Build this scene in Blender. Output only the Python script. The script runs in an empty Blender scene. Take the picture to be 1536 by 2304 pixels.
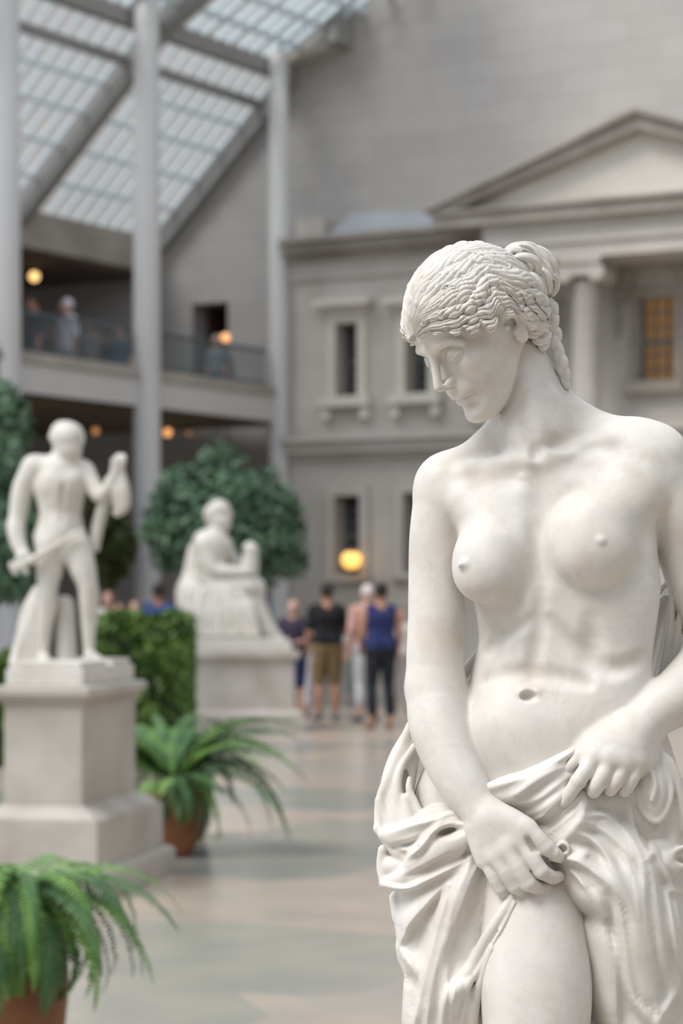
import bpy, bmesh, math, random
import numpy as np
from mathutils import Vector, Matrix
S = bpy.context.scene
C = S.collection
random.seed(7)
RNG = np.random.default_rng(11)

# ------------------------------------------------------------------ camera, light, exposure
EYE = 1.55; FPX = 5000.0; HORIZON = 1340.0
cd = bpy.data.cameras.new('camera'); cam = bpy.data.objects.new('camera', cd); C.objects.link(cam)
cam.location = (0, 0, EYE); cam.rotation_euler = (math.pi / 2, 0, 0)
cd.sensor_fit = 'HORIZONTAL'; cd.sensor_width = 24.0; cd.lens = 24.0 * FPX / 1536.0
cd.shift_y = (HORIZON - 1152.0) / 1536.0
cd.clip_end = 200
cd.dof.use_dof = True; cd.dof.focus_distance = 2.80; cd.dof.aperture_fstop = 5.6
S.camera = cam

def world():
    w = bpy.data.worlds.new('sky'); S.world = w; w.use_nodes = True
    nt = w.node_tree; bg = nt.nodes['Background']
    tc = nt.nodes.new('ShaderNodeTexCoord'); nz = nt.nodes.new('ShaderNodeTexNoise'); rp = nt.nodes.new('ShaderNodeValToRGB')
    nz.inputs['Scale'].default_value = 2.0
    nt.links.new(tc.outputs['Generated'], nz.inputs['Vector']); nt.links.new(nz.outputs['Fac'], rp.inputs['Fac'])
    rp.color_ramp.elements[0].position = .3; rp.color_ramp.elements[0].color = (.70, .79, .93, 1)
    rp.color_ramp.elements[1].position = .7; rp.color_ramp.elements[1].color = (.88, .93, 1.0, 1)
    nt.links.new(rp.outputs['Color'], bg.inputs['Color']); bg.inputs['Strength'].default_value = 1.0
world()
def sun(name, rot, energy, color, ang):
    l = bpy.data.lights.new(name, 'SUN'); l.energy = energy; l.color = color; l.angle = math.radians(ang)
    o = bpy.data.objects.new(name, l); C.objects.link(o)
    o.rotation_euler = Vector(rot).to_track_quat('-Z', 'Y').to_euler(); return o
sun('daylight', (0.62, 0.42, -1.0), 2.0, (1.0, .965, .92), 26)
S.view_settings.view_transform = 'Standard'; S.view_settings.look = 'None'
S.view_settings.gamma = 1; S.view_settings.use_curve_mapping = False
S.view_settings.exposure = 0.42
S.cycles.use_adaptive_sampling = True; S.cycles.adaptive_threshold = .02
S.cycles.max_bounces = 5; S.cycles.diffuse_bounces = 3; S.cycles.glossy_bounces = 2; S.cycles.transparent_max_bounces = 12
S.cycles.use_denoising = True

# ------------------------------------------------------------------ materials
def mat(name, col, rough=.6, col2=None, nscale=5., detail=4., spec=.4, sss=0., metal=0., bump=0., bscale=40., emit=None, estr=0., lo=.35, hi=.65, coords='Object'):
    m = bpy.data.materials.new(name); m.use_nodes = True
    nt = m.node_tree; b = nt.nodes['Principled BSDF']
    b.inputs['Base Color'].default_value = (*col, 1); b.inputs['Roughness'].default_value = rough
    b.inputs['Specular IOR Level'].default_value = spec; b.inputs['Metallic'].default_value = metal
    tc = nt.nodes.new('ShaderNodeTexCoord')
    if col2:
        nz = nt.nodes.new('ShaderNodeTexNoise'); rp = nt.nodes.new('ShaderNodeValToRGB')
        nz.inputs['Scale'].default_value = nscale; nz.inputs['Detail'].default_value = detail
        rp.color_ramp.elements[0].position = lo; rp.color_ramp.elements[1].position = hi
        rp.color_ramp.elements[0].color = (*col, 1); rp.color_ramp.elements[1].color = (*col2, 1)
        nt.links.new(tc.outputs[coords], nz.inputs['Vector']); nt.links.new(nz.outputs['Fac'], rp.inputs['Fac'])
        nt.links.new(rp.outputs['Color'], b.inputs['Base Color'])
    if bump:
        n2 = nt.nodes.new('ShaderNodeTexNoise'); n2.inputs['Scale'].default_value = bscale
        bp = nt.nodes.new('ShaderNodeBump'); bp.inputs['Strength'].default_value = bump; bp.inputs['Distance'].default_value = .01
        nt.links.new(tc.outputs[coords], n2.inputs['Vector']); nt.links.new(n2.outputs['Fac'], bp.inputs['Height'])
        nt.links.new(bp.outputs['Normal'], b.inputs['Normal'])
    if sss:
        b.inputs['Subsurface Weight'].default_value = sss; b.inputs['Subsurface Radius'].default_value = (1, .75, .5); b.inputs['Subsurface Scale'].default_value = .006
    if emit:
        b.inputs['Emission Color'].default_value = (*emit, 1); b.inputs['Emission Strength'].default_value = estr
    return m

def marble():
    m = bpy.data.materials.new('aged_white_marble'); m.use_nodes = True
    nt = m.node_tree; N = nt.nodes; L = nt.links; b = N['Principled BSDF']
    tc = N.new('ShaderNodeTexCoord')
    def noise(sc, det, dist=0, rough=.6):
        n = N.new('ShaderNodeTexNoise'); n.inputs['Scale'].default_value = sc; n.inputs['Detail'].default_value = det
        n.inputs['Distortion'].default_value = dist; n.inputs['Roughness'].default_value = rough
        L.new(tc.outputs['Object'], n.inputs['Vector']); return n.outputs['Fac']
    def ramp(f, p0, c0, p1, c1):
        r = N.new('ShaderNodeValToRGB'); e = r.color_ramp.elements
        e[0].position = p0; e[0].color = (*c0, 1); e[1].position = p1; e[1].color = (*c1, 1); L.new(f, r.inputs['Fac']); return r
    def mix(a, c, f, mode='MIX'):
        x = N.new('ShaderNodeMix'); x.data_type = 'RGBA'; x.blend_type = mode
        L.new(a, x.inputs['A']); L.new(c, x.inputs['B']); L.new(f, x.inputs['Factor']); return x.outputs['Result']
    base = ramp(noise(9, 6), .36, (.69, .645, .585), .64, (.77, .735, .685)).outputs['Color']
    grey = ramp(noise(30, 9, .8), .42, (0, 0, 0), .70, (.42, .42, .42)).outputs['Color']
    gcol = N.new('ShaderNodeRGB'); gcol.outputs[0].default_value = (.57, .555, .54, 1)
    c = mix(base, gcol.outputs[0], grey)
    # thin veins
    v = N.new('ShaderNodeMath'); v.operation = 'SUBTRACT'; L.new(noise(8, 6, .5), v.inputs[0]); v.inputs[1].default_value = .5
    va = N.new('ShaderNodeMath'); va.operation = 'ABSOLUTE'; L.new(v.outputs[0], va.inputs[0])
    vr = ramp(va.outputs[0], 0.0, (1, 1, 1), .006, (0, 0, 0)).outputs['Color']
    vm = ramp(noise(7, 3), .46, (0, 0, 0), .66, (.30, .30, .30)).outputs['Color']
    vv = N.new('ShaderNodeMath'); vv.operation = 'MULTIPLY'; L.new(vr, vv.inputs[0]); L.new(vm, vv.inputs[1])
    vcol = N.new('ShaderNodeRGB'); vcol.outputs[0].default_value = (.40, .355, .31, 1)
    c = mix(c, vcol.outputs[0], vv.outputs[0])
    # ochre patches
    op = ramp(noise(13, 5, .3), .54, (0, 0, 0), .76, (.60, .60, .60)).outputs['Color']
    oc = N.new('ShaderNodeRGB'); oc.outputs[0].default_value = (.58, .49, .39, 1)
    c = mix(c, oc.outputs[0], op)
    # small specks
    sp = ramp(noise(170, 2), .735, (0, 0, 0), .80, (.5, .5, .5)).outputs['Color']
    sc_ = N.new('ShaderNodeRGB'); sc_.outputs[0].default_value = (.38, .345, .31, 1)
    c = mix(c, sc_.outputs[0], sp)
    L.new(c, b.inputs['Base Color'])
    b.inputs['Roughness'].default_value = .5; b.inputs['Specular IOR Level'].default_value = .3
    bp = N.new('ShaderNodeBump'); bp.inputs['Strength'].default_value = .18; bp.inputs['Distance'].default_value = .0015
    L.new(noise(90, 5), bp.inputs['Height']); L.new(bp.outputs['Normal'], b.inputs['Normal'])
    return m
MARBLE = marble()

# ------------------------------------------------------------------ scene graph helpers
def empty(name, loc=(0, 0, 0), rz=0):
    o = bpy.data.objects.new(name, None); C.objects.link(o); o.location = loc; o.rotation_euler = (0, 0, rz); o.empty_display_size = .1; return o
def tag(o, label=None, cat=None, group=None, kind=None):
    for k, v in (('label', label), ('category', cat), ('group', group), ('kind', kind)):
        if v: o[k] = v
    return o
def obj(name, verts, faces, m, parent=None, smooth=False, world=True):
    """verts in world space; when a parent is given they are moved into its local frame"""
    me = bpy.data.meshes.new(name)
    verts = np.asarray(verts, float).reshape(-1, 3)
    o = bpy.data.objects.new(name, me); C.objects.link(o)
    if parent is not None:
        o.parent = parent
        if world:
            root = parent; M = root.matrix_basis.copy()
            while root.parent is not None:
                root = root.parent; M = root.matrix_basis @ M
            Mi = np.array(M.inverted()); verts = verts @ Mi[:3, :3].T + Mi[:3, 3]
    if isinstance(faces, np.ndarray):
        nf, k = faces.shape
        me.vertices.add(len(verts)); me.vertices.foreach_set('co', verts.ravel().astype(np.float32))
        me.loops.add(nf * k); me.loops.foreach_set('vertex_index', faces.ravel().astype(np.int32))
        me.polygons.add(nf); me.polygons.foreach_set('loop_start', np.arange(0, nf * k, k, dtype=np.int32))
        me.polygons.foreach_set('loop_total', np.full(nf, k, np.int32))
        me.update(calc_edges=True); me.validate()
    else:
        me.from_pydata([tuple(v) for v in verts], [], faces); me.update()
    if smooth: me.polygons.foreach_set('use_smooth', np.ones(len(me.polygons), bool))
    if m: me.materials.append(m)
    return o
def copy_tree(o, parent=None):
    c = o.copy(); C.objects.link(c)
    if parent is not None: c.parent = parent
    for ch in list(o.children): copy_tree(ch, c)
    return c

class MB:
    """collects simple shapes into one mesh"""
    def __init__(s): s.v = []; s.f = []
    def add(s, v, f):
        n = len(s.v); s.v += [tuple(p) for p in v]; s.f += [tuple(i + n for i in q) for q in f]; return s
    def prism(s, pts, vec):
        n = len(pts); a = [Vector(p) for p in pts]; b = [p + Vector(vec) for p in a]
        f = [tuple(range(n))[::-1], tuple(range(n, 2 * n))] + [(i, (i + 1) % n, n + (i + 1) % n, n + i) for i in range(n)]
        return s.add(a + b, f)
    def obox(s, o, ax, ay, az):
        o, ax, ay, az = map(Vector, (o, ax, ay, az))
        return s.prism([o, o + ax, o + ax + ay, o + ay], az)
    def box(s, x0, x1, y0, y1, z0, z1): return s.obox((x0, y0, z0), (x1 - x0, 0, 0), (0, y1 - y0, 0), (0, 0, z1 - z0))
    def lathe(s, c, prof, n=32):
        v = []; f = []
        for r, z in prof:
            for i in range(n):
                a = 2 * math.pi * i / n; v.append((c[0] + r * math.cos(a), c[1] + r * math.sin(a), c[2] + z))
        for j in range(len(prof) - 1):
            for i in range(n):
                f.append((j * n + i, j * n + (i + 1) % n, (j + 1) * n + (i + 1) % n, (j + 1) * n + i))
        f.append(tuple(range(n))[::-1]); f.append(tuple((len(prof) - 1) * n + i for i in range(n)))
        return s.add(v, f)
    def bar(s, a, b, w, h=None, up=(0, 0, 1)):
        a, b = Vector(a), Vector(b); d = (b - a); h = h or w
        x = d.cross(Vector(up)).normalized(); y = x.cross(d).normalized()
        return s.prism([a - x * w / 2 - y * h / 2, a + x * w / 2 - y * h / 2, a + x * w / 2 + y * h / 2, a - x * w / 2 + y * h / 2], d)
    def sphere(s, c, r, n=16, m=10):
        return s.lathe(c, [(max(r * math.sin(math.pi * j / m), 1e-4), -r * math.cos(math.pi * j / m)) for j in range(m + 1)], n)
    def build(s, name, m, parent=None, smooth=False, bevel=0, world=True):
        o = obj(name, s.v, s.f, m, parent, smooth, world)
        if bevel:
            b = o.modifiers.new('bevel', 'BEVEL'); b.width = bevel; b.segments = 2; b.limit_method = 'ANGLE'
        return o

# ------------------------------------------------------------------ implicit-surface sculpting (numpy)
BIG = 1e3
def spline(a, n):
    a = np.asarray(a, float); e = np.vstack([2 * a[0] - a[1], a, 2 * a[-1] - a[-2]]); out = []
    for i in range(1, len(e) - 2):
        p0, p1, p2, p3 = e[i - 1], e[i], e[i + 1], e[i + 2]
        for t in np.arange(n) / n:
            out.append(.5 * (2 * p1 + (p2 - p0) * t + (2 * p0 - 5 * p1 + 4 * p2 - p3) * t * t + (3 * p1 - p0 - 3 * p2 + p3) * t ** 3))
    return np.vstack([out, a[-1]])
class Sculpt:
    def __init__(s): s.p = []; s.dpad = 0.0
    def _add(s, fn, pts, rad, k, mode):
        pts = np.atleast_2d(np.asarray(pts, float)); r = np.asarray(rad, float).reshape(-1, 1) if np.ndim(rad) else rad
        s.p.append((fn, (pts - r).min(0), (pts + r).max(0), k, mode)); return s
    def chain(s, pts, k=8, mode='u', flat=None):
        """pts: (x,y,z,r)...  tapered tube; flat=(dir, factor) thins it along dir"""
        a = np.array(pts, float)
        if len(a) > 2: a = spline(a, 8 if a[:, 3].max() > 24 else 3)
        c = a[:, :3]; r = a[:, 3]
        if flat is not None:
            n = np.array(flat[0], float); n /= np.linalg.norm(n); q = flat[1]
            T = np.eye(3) + (1 / q - 1) * np.outer(n, n)
        else: T = None; q = 1
        cc = c @ T.T if T is not None else c
        def fn(P):
            Q = P @ T.T if T is not None else P
            d = None
            for i in range(max(1, len(cc) - 1)):
                A = cc[i]; B = cc[min(i + 1, len(cc) - 1)]; ra = r[i]; rb = r[min(i + 1, len(cc) - 1)]
                ab = B - A; L = math.sqrt(ab @ ab); q0 = Q - A
                if L > 0:
                    kk = max(-.9, min(.9, (rb - ra) / L)); x = q0 @ ab / L; y = np.sqrt(np.maximum((q0 * q0).sum(1) - x * x, 0))
                    t = np.clip(x + y * kk / math.sqrt(1 - kk * kk), 0, L) / L
                    e = np.hypot(x - t * L, y) - (ra + t * (rb - ra))
                else: e = np.linalg.norm(q0, axis=1) - ra
                d = e if d is None else np.minimum(d, e)
            return d * (q if q < 1 else 1)
        return s._add(fn, c, r, k, mode)
    def ell(s, c, r, k=8, mode='u', R=None):
        c = np.array(c, float); r = np.array(r, float) * np.ones(3); R = np.eye(3) if R is None else np.array(R, float)
        def fn(P):
            q = (P - c) @ R          # columns of R = local axes
            k0 = np.linalg.norm(q / r, axis=1) + 1e-9; k1 = np.linalg.norm(q / r ** 2, axis=1) + 1e-11
            return k0 * (k0 - 1) / k1
        return s._add(fn, [c], r.max(), k, mode)
    def tents(s, folds, lim=32.0, power=1.35):
        """cloth folds pressed into the surface: each fold = (pts (x,y,height,width), asym); asym>0 makes one flank steep"""
        FL_ = []
        for pts, asym in folds:
            a = spline(np.array(pts, float), 4); W = a[:, 3].max() * (1 + .5 * abs(asym)) + 2
            FL_.append((a, asym, a[:, :2].min(0) - W, a[:, :2].max(0) + W))
        def fn(P):
            tot = np.zeros(len(P))
            for a, asym, lo, hi in FL_:
                ii = np.nonzero(((P[:, :2] > lo) & (P[:, :2] < hi)).all(1))[0]
                if not len(ii): continue
                Q = P[ii, :2]; best = np.full(len(Q), 9.0); out = np.zeros(len(Q))
                for A, B in zip(a[:-1], a[1:]):
                    d = B[:2] - A[:2]; L = d @ d
                    if L == 0: continue
                    q = Q - A[:2]; t = np.clip(q @ d / L, 0, 1); r = q - t[:, None] * d; rr = np.hypot(r[:, 0], r[:, 1])
                    sd = (d[0] * r[:, 1] - d[1] * r[:, 0]) / (math.sqrt(L) * rr + 1e-6) * np.sign(asym); w = A[3] + t * (B[3] - A[3]); aa = abs(asym)
                    w = np.maximum(w * (1 - aa * np.clip(-sd, 0, 1) + .5 * aa * np.clip(sd, 0, 1)), 11)
                    x = rr / w; m = x < best; best[m] = x[m]; out[m] = (A[2] + t * (B[2] - A[2]))[m]
                x = np.sqrt(best ** 2 + .006) - .07
                tot[ii] += out * np.clip(1 - x, 0, 1) ** power
            return -lim * np.tanh(tot / lim)
        s.dpad = lim + 4
        s.p.append((fn, np.min([f[2] for f in FL_], 0).tolist() + [-400.], np.max([f[3] for f in FL_], 0).tolist() + [500.], 0, 'd'))
        s.p[-1] = (fn, np.array(s.p[-1][1]), np.array(s.p[-1][2]), 0, 'd'); return s
    def func(s, fn, lo, hi, k=8, mode='u'):
        s.p.append((fn, np.array(lo, float), np.array(hi, float), k, mode)); return s
    def ev(s, P, prims, pad):
        d = np.full(len(P), BIG)
        for fn, lo, hi, k, mode in prims:
            m = pad + k
            i = np.nonzero(((P > lo - m) & (P < hi + m)).all(1))[0]
            if not len(i): continue
            e = fn(P[i]); a = d[i]
            if mode == 'u':
                h = np.clip(k - np.abs(a - e), 0, None) / k if k > 0 else 0
                d[i] = np.minimum(a, e) - h * h * k * .25
            elif mode == 's':
                h = np.clip(k - np.abs(a + e), 0, None) / k
                d[i] = np.maximum(a, -e) + h * h * k * .25
            elif mode == 'i':
                d[i] = np.maximum(a, e)
            elif mode == 'd':           # displacement
                d[i] = a + e
        return d
    def surf(s, xs, ys, hi=320.0, lo=-200.0, n=261):
        """front surface height z at each (x, y)"""
        zs = np.linspace(hi, lo, n); xs = np.asarray(xs, float); ys = np.asarray(ys, float)
        Q = np.stack([np.repeat(xs, n), np.repeat(ys, n), np.tile(zs, len(xs))], 1)
        D = s.field(Q, 30, 48.).reshape(len(xs), n)
        neg = D < 0; i = neg.argmax(1); ok = neg.any(1)
        return np.where(ok, zs[i], np.nan)
    def field(s, P, pad, bs):
        pad = pad + s.dpad
        key = np.floor(P / bs).astype(np.int64); key -= key.min(0)
        dims = key.max(0) + 1; kk = (key[:, 0] * dims[1] + key[:, 1]) * dims[2] + key[:, 2]
        o = np.argsort(kk, kind='stable'); ks = kk[o]; cut = np.r_[0, np.nonzero(np.diff(ks))[0] + 1, len(ks)]
        d = np.empty(len(P))
        for a, b in zip(cut[:-1], cut[1:]):
            ii = o[a:b]; Q = P[ii]; lo = Q.min(0); hi = Q.max(0)
            pr = [p for p in s.p if (p[1] - pad - p[3] < hi).all() and (p[2] + pad + p[3] > lo).all()]
            d[ii] = s.ev(Q, pr, pad)
        return d
    def mesh(s, h, levels=4, lo=None, hi=None, extra=0.0):
        pr = [p for p in s.p if p[4] == 'u']
        l0 = np.min([p[1] - p[3] for p in pr], 0) - 2 * h - s.dpad; h0 = np.max([p[2] + p[3] for p in pr], 0) + 2 * h + s.dpad
        if lo is not None: l0 = np.maximum(l0, lo)
        if hi is not None: h0 = np.minimum(h0, hi)
        H = h * 2 ** levels; n = np.ceil((h0 - l0) / H).astype(int)
        cells = np.stack(np.meshgrid(*[np.arange(k) for k in n], indexing='ij'), -1).reshape(-1, 3)
        off = np.array([[i, j, k] for i in (0, 1) for j in (0, 1) for k in (0, 1)])
        for L in range(levels, 0, -1):
            hs = h * 2 ** L
            d = s.field(l0 + (cells + .5) * hs, hs * 1.4, max(hs * 4, 48 * h))
            cells = cells[np.abs(d) < hs * 1.35 + extra]
            cells = (cells[:, None] * 2 + off[None]).reshape(-1, 3)
        n = n * 2 ** levels + 2
        ck = (cells[:, None] + off[None]).reshape(-1, 3)
        key = (ck[:, 0] * n[1] + ck[:, 1]) * n[2] + ck[:, 2]
        uk, inv = np.unique(key, return_inverse=True)
        g = np.stack([uk // (n[1] * n[2]), (uk // n[2]) % n[1], uk % n[2]], 1)
        dv = s.field(l0 + g * h, 3 * h, 48 * h); D = dv[inv].reshape(-1, 8); sg = D < 0
        act = sg.any(1) & ~sg.all(1); cells = cells[act]; D = D[act]
        pos = np.zeros((len(cells), 3)); cnt = np.zeros(len(cells))
        E = [(a, b) for a in range(8) for b in range(a + 1, 8) if np.abs(off[a] - off[b]).sum() == 1]
        for a, b in E:
            x = (D[:, a] < 0) != (D[:, b] < 0); t = D[x, a] / (D[x, a] - D[x, b])
            pos[x] += off[a] + t[:, None] * (off[b] - off[a]); cnt[x] += 1
        V = l0 + (cells + pos / cnt[:, None]) * h
        cid = (cells[:, 0] * n[1] + cells[:, 1]) * n[2] + cells[:, 2]
        so = np.argsort(cid); cs = cid[so]; st = np.array([n[1] * n[2], n[2], 1])
        F = []
        for ax in range(3):
            b, c = [(1, 2), (2, 0), (0, 1)][ax]
            # edge from corner 0 along ax
            ib = int(off[:, :].tolist().index([int(ax == 0), int(ax == 1), int(ax == 2)]))
            x = (D[:, 0] < 0) != (D[:, ib] < 0); me = np.nonzero(x)[0]; neg = D[me, 0] < 0
            base = cid[me]; q = []
            okm = np.ones(len(me), bool)
            for dd in (0, st[b], st[b] + st[c], st[c]):
                t = base - dd; p = np.searchsorted(cs, t); p = np.minimum(p, len(cs) - 1); okm &= cs[p] == t; q.append(so[p])
            q = np.stack(q, 1)[okm]; neg = neg[okm]
            q[~neg] = q[~neg][:, ::-1]; F.append(q)
        return V, np.concatenate(F)

def relax(V, F, n=3, lam=.5):
    """gentle smoothing of a sculpted mesh"""
    e = np.concatenate([F[:, [0, 1]], F[:, [1, 2]], F[:, [2, 3]], F[:, [3, 0]]]); a = np.r_[e[:, 0], e[:, 1]]; b = np.r_[e[:, 1], e[:, 0]]
    c = np.bincount(a, minlength=len(V)).astype(float); c[c == 0] = 1
    for _ in range(n):
        V = V * (1 - lam) + lam * np.stack([np.bincount(a, V[b, j], minlength=len(V)) / c for j in range(3)], 1)
    return V

class Frame:
    """photo-sized working units (1 unit = 1 photo pixel at distance Y0) -> world"""
    def __init__(s, Y0): s.Y0 = Y0; s.s = Y0 / FPX
    def P(s, u, v, w=0):
        q = 1 - w / FPX
        return np.array([(u - 768) * q, (v - HORIZON) * q, w])
    def on(s, sc, L, default=0.0):
        """w of each point is an offset from the front surface of sc"""
        A = np.array(L, float); w = np.zeros(len(A))
        for _ in range(2):
            Q = np.array([s.P(a[0], a[1], ww) for a, ww in zip(A, w)])
            z = sc.surf(Q[:, 0], Q[:, 1])
            if np.isnan(z).all(): z[:] = default
            g = ~np.isnan(z); z = np.interp(np.arange(len(z)), np.nonzero(g)[0], z[g]); w = z + A[:, 2]
        return [(a[0], a[1], ww, a[3]) for a, ww in zip(A, w)]
    def pts(s, L): return [(*s.P(a[0], a[1], a[2]), a[3]) for a in L]
    def world(s, V):
        V = np.asarray(V); return np.stack([V[:, 0] * s.s, s.Y0 - V[:, 2] * s.s, EYE - V[:, 1] * s.s], 1)
    def obj(s, name, sc, h, m, parent, levels=4, **kw):
        V, F = sc.mesh(h, levels, **kw)
        return obj(name, s.world(V), F, m, parent, smooth=True)

# ================================================================== FOREGROUND STATUE
ST = Frame(2.9); P = ST.P
def crop(ox, oy, sc): return lambda L: [(ox + a[0] / sc, oy + a[1] / sc, a[2], a[3]) for a in L]
cA = crop(820, 1560, 2.1453); cB = crop(820, 1900, 4.267); cC = crop(1180, 1780, 4.315)
cD = crop(820, 1600, 4.8); cE = crop(1380, 1240, 3.39); cG = crop(1000, 1640, 3.84); cF = crop(1100, 530, 6.227)

HR = np.array([[-0.67898727, 0.48598649, -0.55026668], [-0.59982492, 0.06493925, 0.79749166], [0.42330408, 0.87155036, 0.24741388]])
HS = 15.6; HC = np.array([1089.5 - 768, 752.5 - HORIZON, 12.0])
FL = np.diag([1, -1, 1.])
HM = FL @ HR                       # head-local (forward,left,up) -> (x right, y down, w)
def h2w(L): return HC + np.asarray(L, float) @ HM.T * HS
def head_sdf(sc):
    zt = np.array([-10.2, -9.7, -9.1, -8.3, -7.4, -6.4, -5.4, -4.4, -3, -1, 1, 2.2, 3.6, 5, 7, 9, 10.8, 12.0, 12.6])
    fr = np.array([6.5, 8.4, 9.15, 9.45, 9.3, 8.9, 9.0, 9.2, 9.2, 8.9, 8.8, 8.9, 9.35, 9.55, 9.1, 7.6, 5.2, 2.6, .8])
    bk = np.array([5.5, 4.4, 3.4, 2.2, 1.2, .3, -.8, -2.2, -5, -8, -9.2, -9.5, -9.6, -9.6, -9.3, -8.3, -6.6, -4.0, -1.2])
    hb = np.array([.4, 1.9, 2.9, 3.8, 4.5, 5.0, 5.35, 5.7, 6.0, 6.35, 6.6, 6.75, 6.9, 7.1, 7.2, 6.7, 5.3, 3.4, .9])
    nn = np.array([2, 2, 2.0, 2.0, 2.05, 2.1, 2.1, 2.15, 2.2, 2.25, 2.3, 2.3, 2.35, 2.3, 2.2, 2.1, 2, 2, 2])
    zf = np.linspace(-10.2, 12.6, 200)
    def sm(a):
        y = np.interp(zf, zt, a); kx = np.exp(-np.linspace(-2, 2, 13) ** 2); kx /= kx.sum()
        return np.convolve(np.pad(y, 6, mode='edge'), kx, 'valid')
    F_, B_, H_, N_ = map(sm, (fr, bk, hb, nn))
    def fn(Q):
        q = (Q - HC) @ HM / HS
        z = q[:, 2]; zc = np.clip(z, zf[0], zf[-1])
        f, b, hw, n = (np.interp(zc, zf, a) for a in (F_, B_, H_, N_))
        cx = (f + b) * .5 - .10 * (f - b)
        dx = q[:, 0] - cx; ax = np.where(dx > 0, f - cx, cx - b)
        X = np.abs(dx) / np.maximum(ax, .2); Y = np.abs(q[:, 1]) / np.maximum(hw, .2)
        rho = (X ** n + Y ** n) ** (1 / n)
        m = np.minimum(ax, hw)
        m = np.where(rho > 1e-3, np.sqrt(dx * dx + q[:, 1] ** 2) / np.maximum(rho, 1e-3), m)
        d = (rho - 1) * m
        dz = np.maximum(zf[0] - z, z - zf[-1]); d = np.where(dz > 0, np.sqrt(np.maximum(d, 0) ** 2 + dz * dz), d)
        return d * HS * .5
    c = HC; sc.func(fn, c - 14 * HS, c + 14 * HS, k=7)
    def ch(L, k, mode='u'): sc.chain([(*h2w(a[:3]), a[3] * HS) for a in L], k * HS, mode)
    def el(cn, r, k, mode='u', yaw=0):
        ca, sa = math.cos(math.radians(yaw)), math.sin(math.radians(yaw))
        R = HM @ np.array([[ca, -sa, 0], [sa, ca, 0], [0, 0, 1]])
        sc.ell(h2w(cn), np.array(r) * HS, k * HS, mode, R)
    for s_ in (1, -1):
        el((6.0, 4.1 * s_, -.9), (2.3, 1.7, 2.1), 1.6)                 # cheek
        el((9.1, 2.9 * s_, 1.75), (1.1, 2.0, 1.1), 1.25, 's', 18 * s_)    # socket
        ch([(9.1, 1.2 * s_, 3.0, .34), (9.05, 2.6 * s_, 3.45, .30), (8.3, 4.2 * s_, 3.2, .28), (7.3, 5.1 * s_, 2.4, .22)], 1.3)
        el((7.55, 3.05 * s_, 1.55), (1.32, 1.5, 1.12), .34, 'u', 15 * s_)   # lid over ball
        # lower lid + lid edge
        ch([(8.3, 1.75 * s_, 1.3, .16), (8.62, 2.5 * s_, .72, .2), (8.58, 3.3 * s_, .65, .2), (7.9, 4.3 * s_, 1.1, .16)], .6)
        ch([(8.5, 1.75 * s_, 1.5, .10), (9.0, 2.5 * s_, 1.02, .12), (8.98, 3.3 * s_, .98, .12), (8.3, 4.35 * s_, 1.35, .10)], .12)
        ch([(8.62, 1.8 * s_, 1.30, .05), (9.02, 2.5 * s_, .86, .075), (8.98, 3.3 * s_, .80, .075), (8.3, 4.3 * s_, 1.2, .05)], .10, 's')
        ch([(8.5, 1.9 * s_, 2.2, .03), (8.65, 2.7 * s_, 2.55, .05), (8.4, 3.7 * s_, 2.4, .05), (7.7, 4.5 * s_, 1.8, .03)], .4, 's')
        # nose wing and nostril
        el((9.95, 1.0 * s_, -1.95), (.95, .55, .66), .4)
    el((8.6, 0, -3.9), (1.2, 2.6, 1.5), 1.0)
    ch([(9.0, 0, 3.6, .72), (9.35, 0, 2.2, .66), (10.2, 0, .5, .60), (11.15, 0, -1.1, .64), (11.4, 0, -1.6, .66)], .7)
    ch([(11.0, 0, -2.0, .45), (10.0, 0, -2.7, .38)], .4)
    for s_ in (1, -1):
        ch([(10.7, .55 * s_, -2.55, .20), (10.0, .72 * s_, -2.62, .26)], .22, 's')
        ch([(10.1, 1.75 * s_, -1.3, .08), (9.55, 1.85 * s_, -2.3, .12)], .4, 's')
    ch([(10.0, 0, -3.0, .14), (9.95, 0, -3.9, .14)], .3, 's')           # philtrum
    ch([(8.55, 2.35, -5.0, .16), (9.35, 1.3, -4.5, .38), (9.72, .45, -4.32, .40), (9.72, -.45, -4.32, .40), (9.35, -1.3, -4.5, .38), (8.55, -2.35, -5.0, .16)], .28)
    ch([(8.5, 2.0, -5.25, .2), (9.2, 1.0, -5.5, .46), (9.35, 0, -5.58, .5), (9.2, -1.0, -5.5, .46), (8.5, -2.0, -5.25, .2)], .28)
    ch([(8.5, 2.75, -5.15, .13), (8.95, 2.3, -5.05, .17), (9.6, 1.2, -4.93, .16), (10.1, 0, -4.90, .17), (9.6, -1.2, -4.93, .16), (8.95, -2.3, -5.05, .17)], .16, 's')
    for s_ in (1, -1): el((8.5, 2.75 * s_, -5.15), (.2, .2, .22), .25, 's')
    el((9.9, 0, -6.65), (.55, 1.6, .35), .7, 's')
    el((8.15, 0, -8.1), (1.5, 1.9, 1.25), .9)
    # ear (her left and right)
    for s_ in (1, -1):
        E0 = [(.75, 6.95, 1.4, .30), (.3, 7.25, 2.6, .32), (-.7, 7.5, 3.0, .34), (-1.7, 7.6, 2.3, .34), (-2.0, 7.6, 1.0, .33), (-1.7, 7.45, -.4, .34), (-1.1, 7.3, -1.6, .42), (-.5, 7.15, -2.5, .58), (.05, 6.95, -2.0, .36)]
        ch([(a, b * s_, c, r) for a, b, c, r in E0], .28)
        ch([(a, b * s_, c, r) for a, b, c, r in [(-.9, 7.1, 2.1, .3), (-1.25, 7.2, .9, .34), (-.95, 7.15, -.6, .36), (-.2, 7.1, -1.1, .36)]], .25)
        el((-.6, 6.9 * s_, -1.6), (.9, .5, 1.2), .4)
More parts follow.
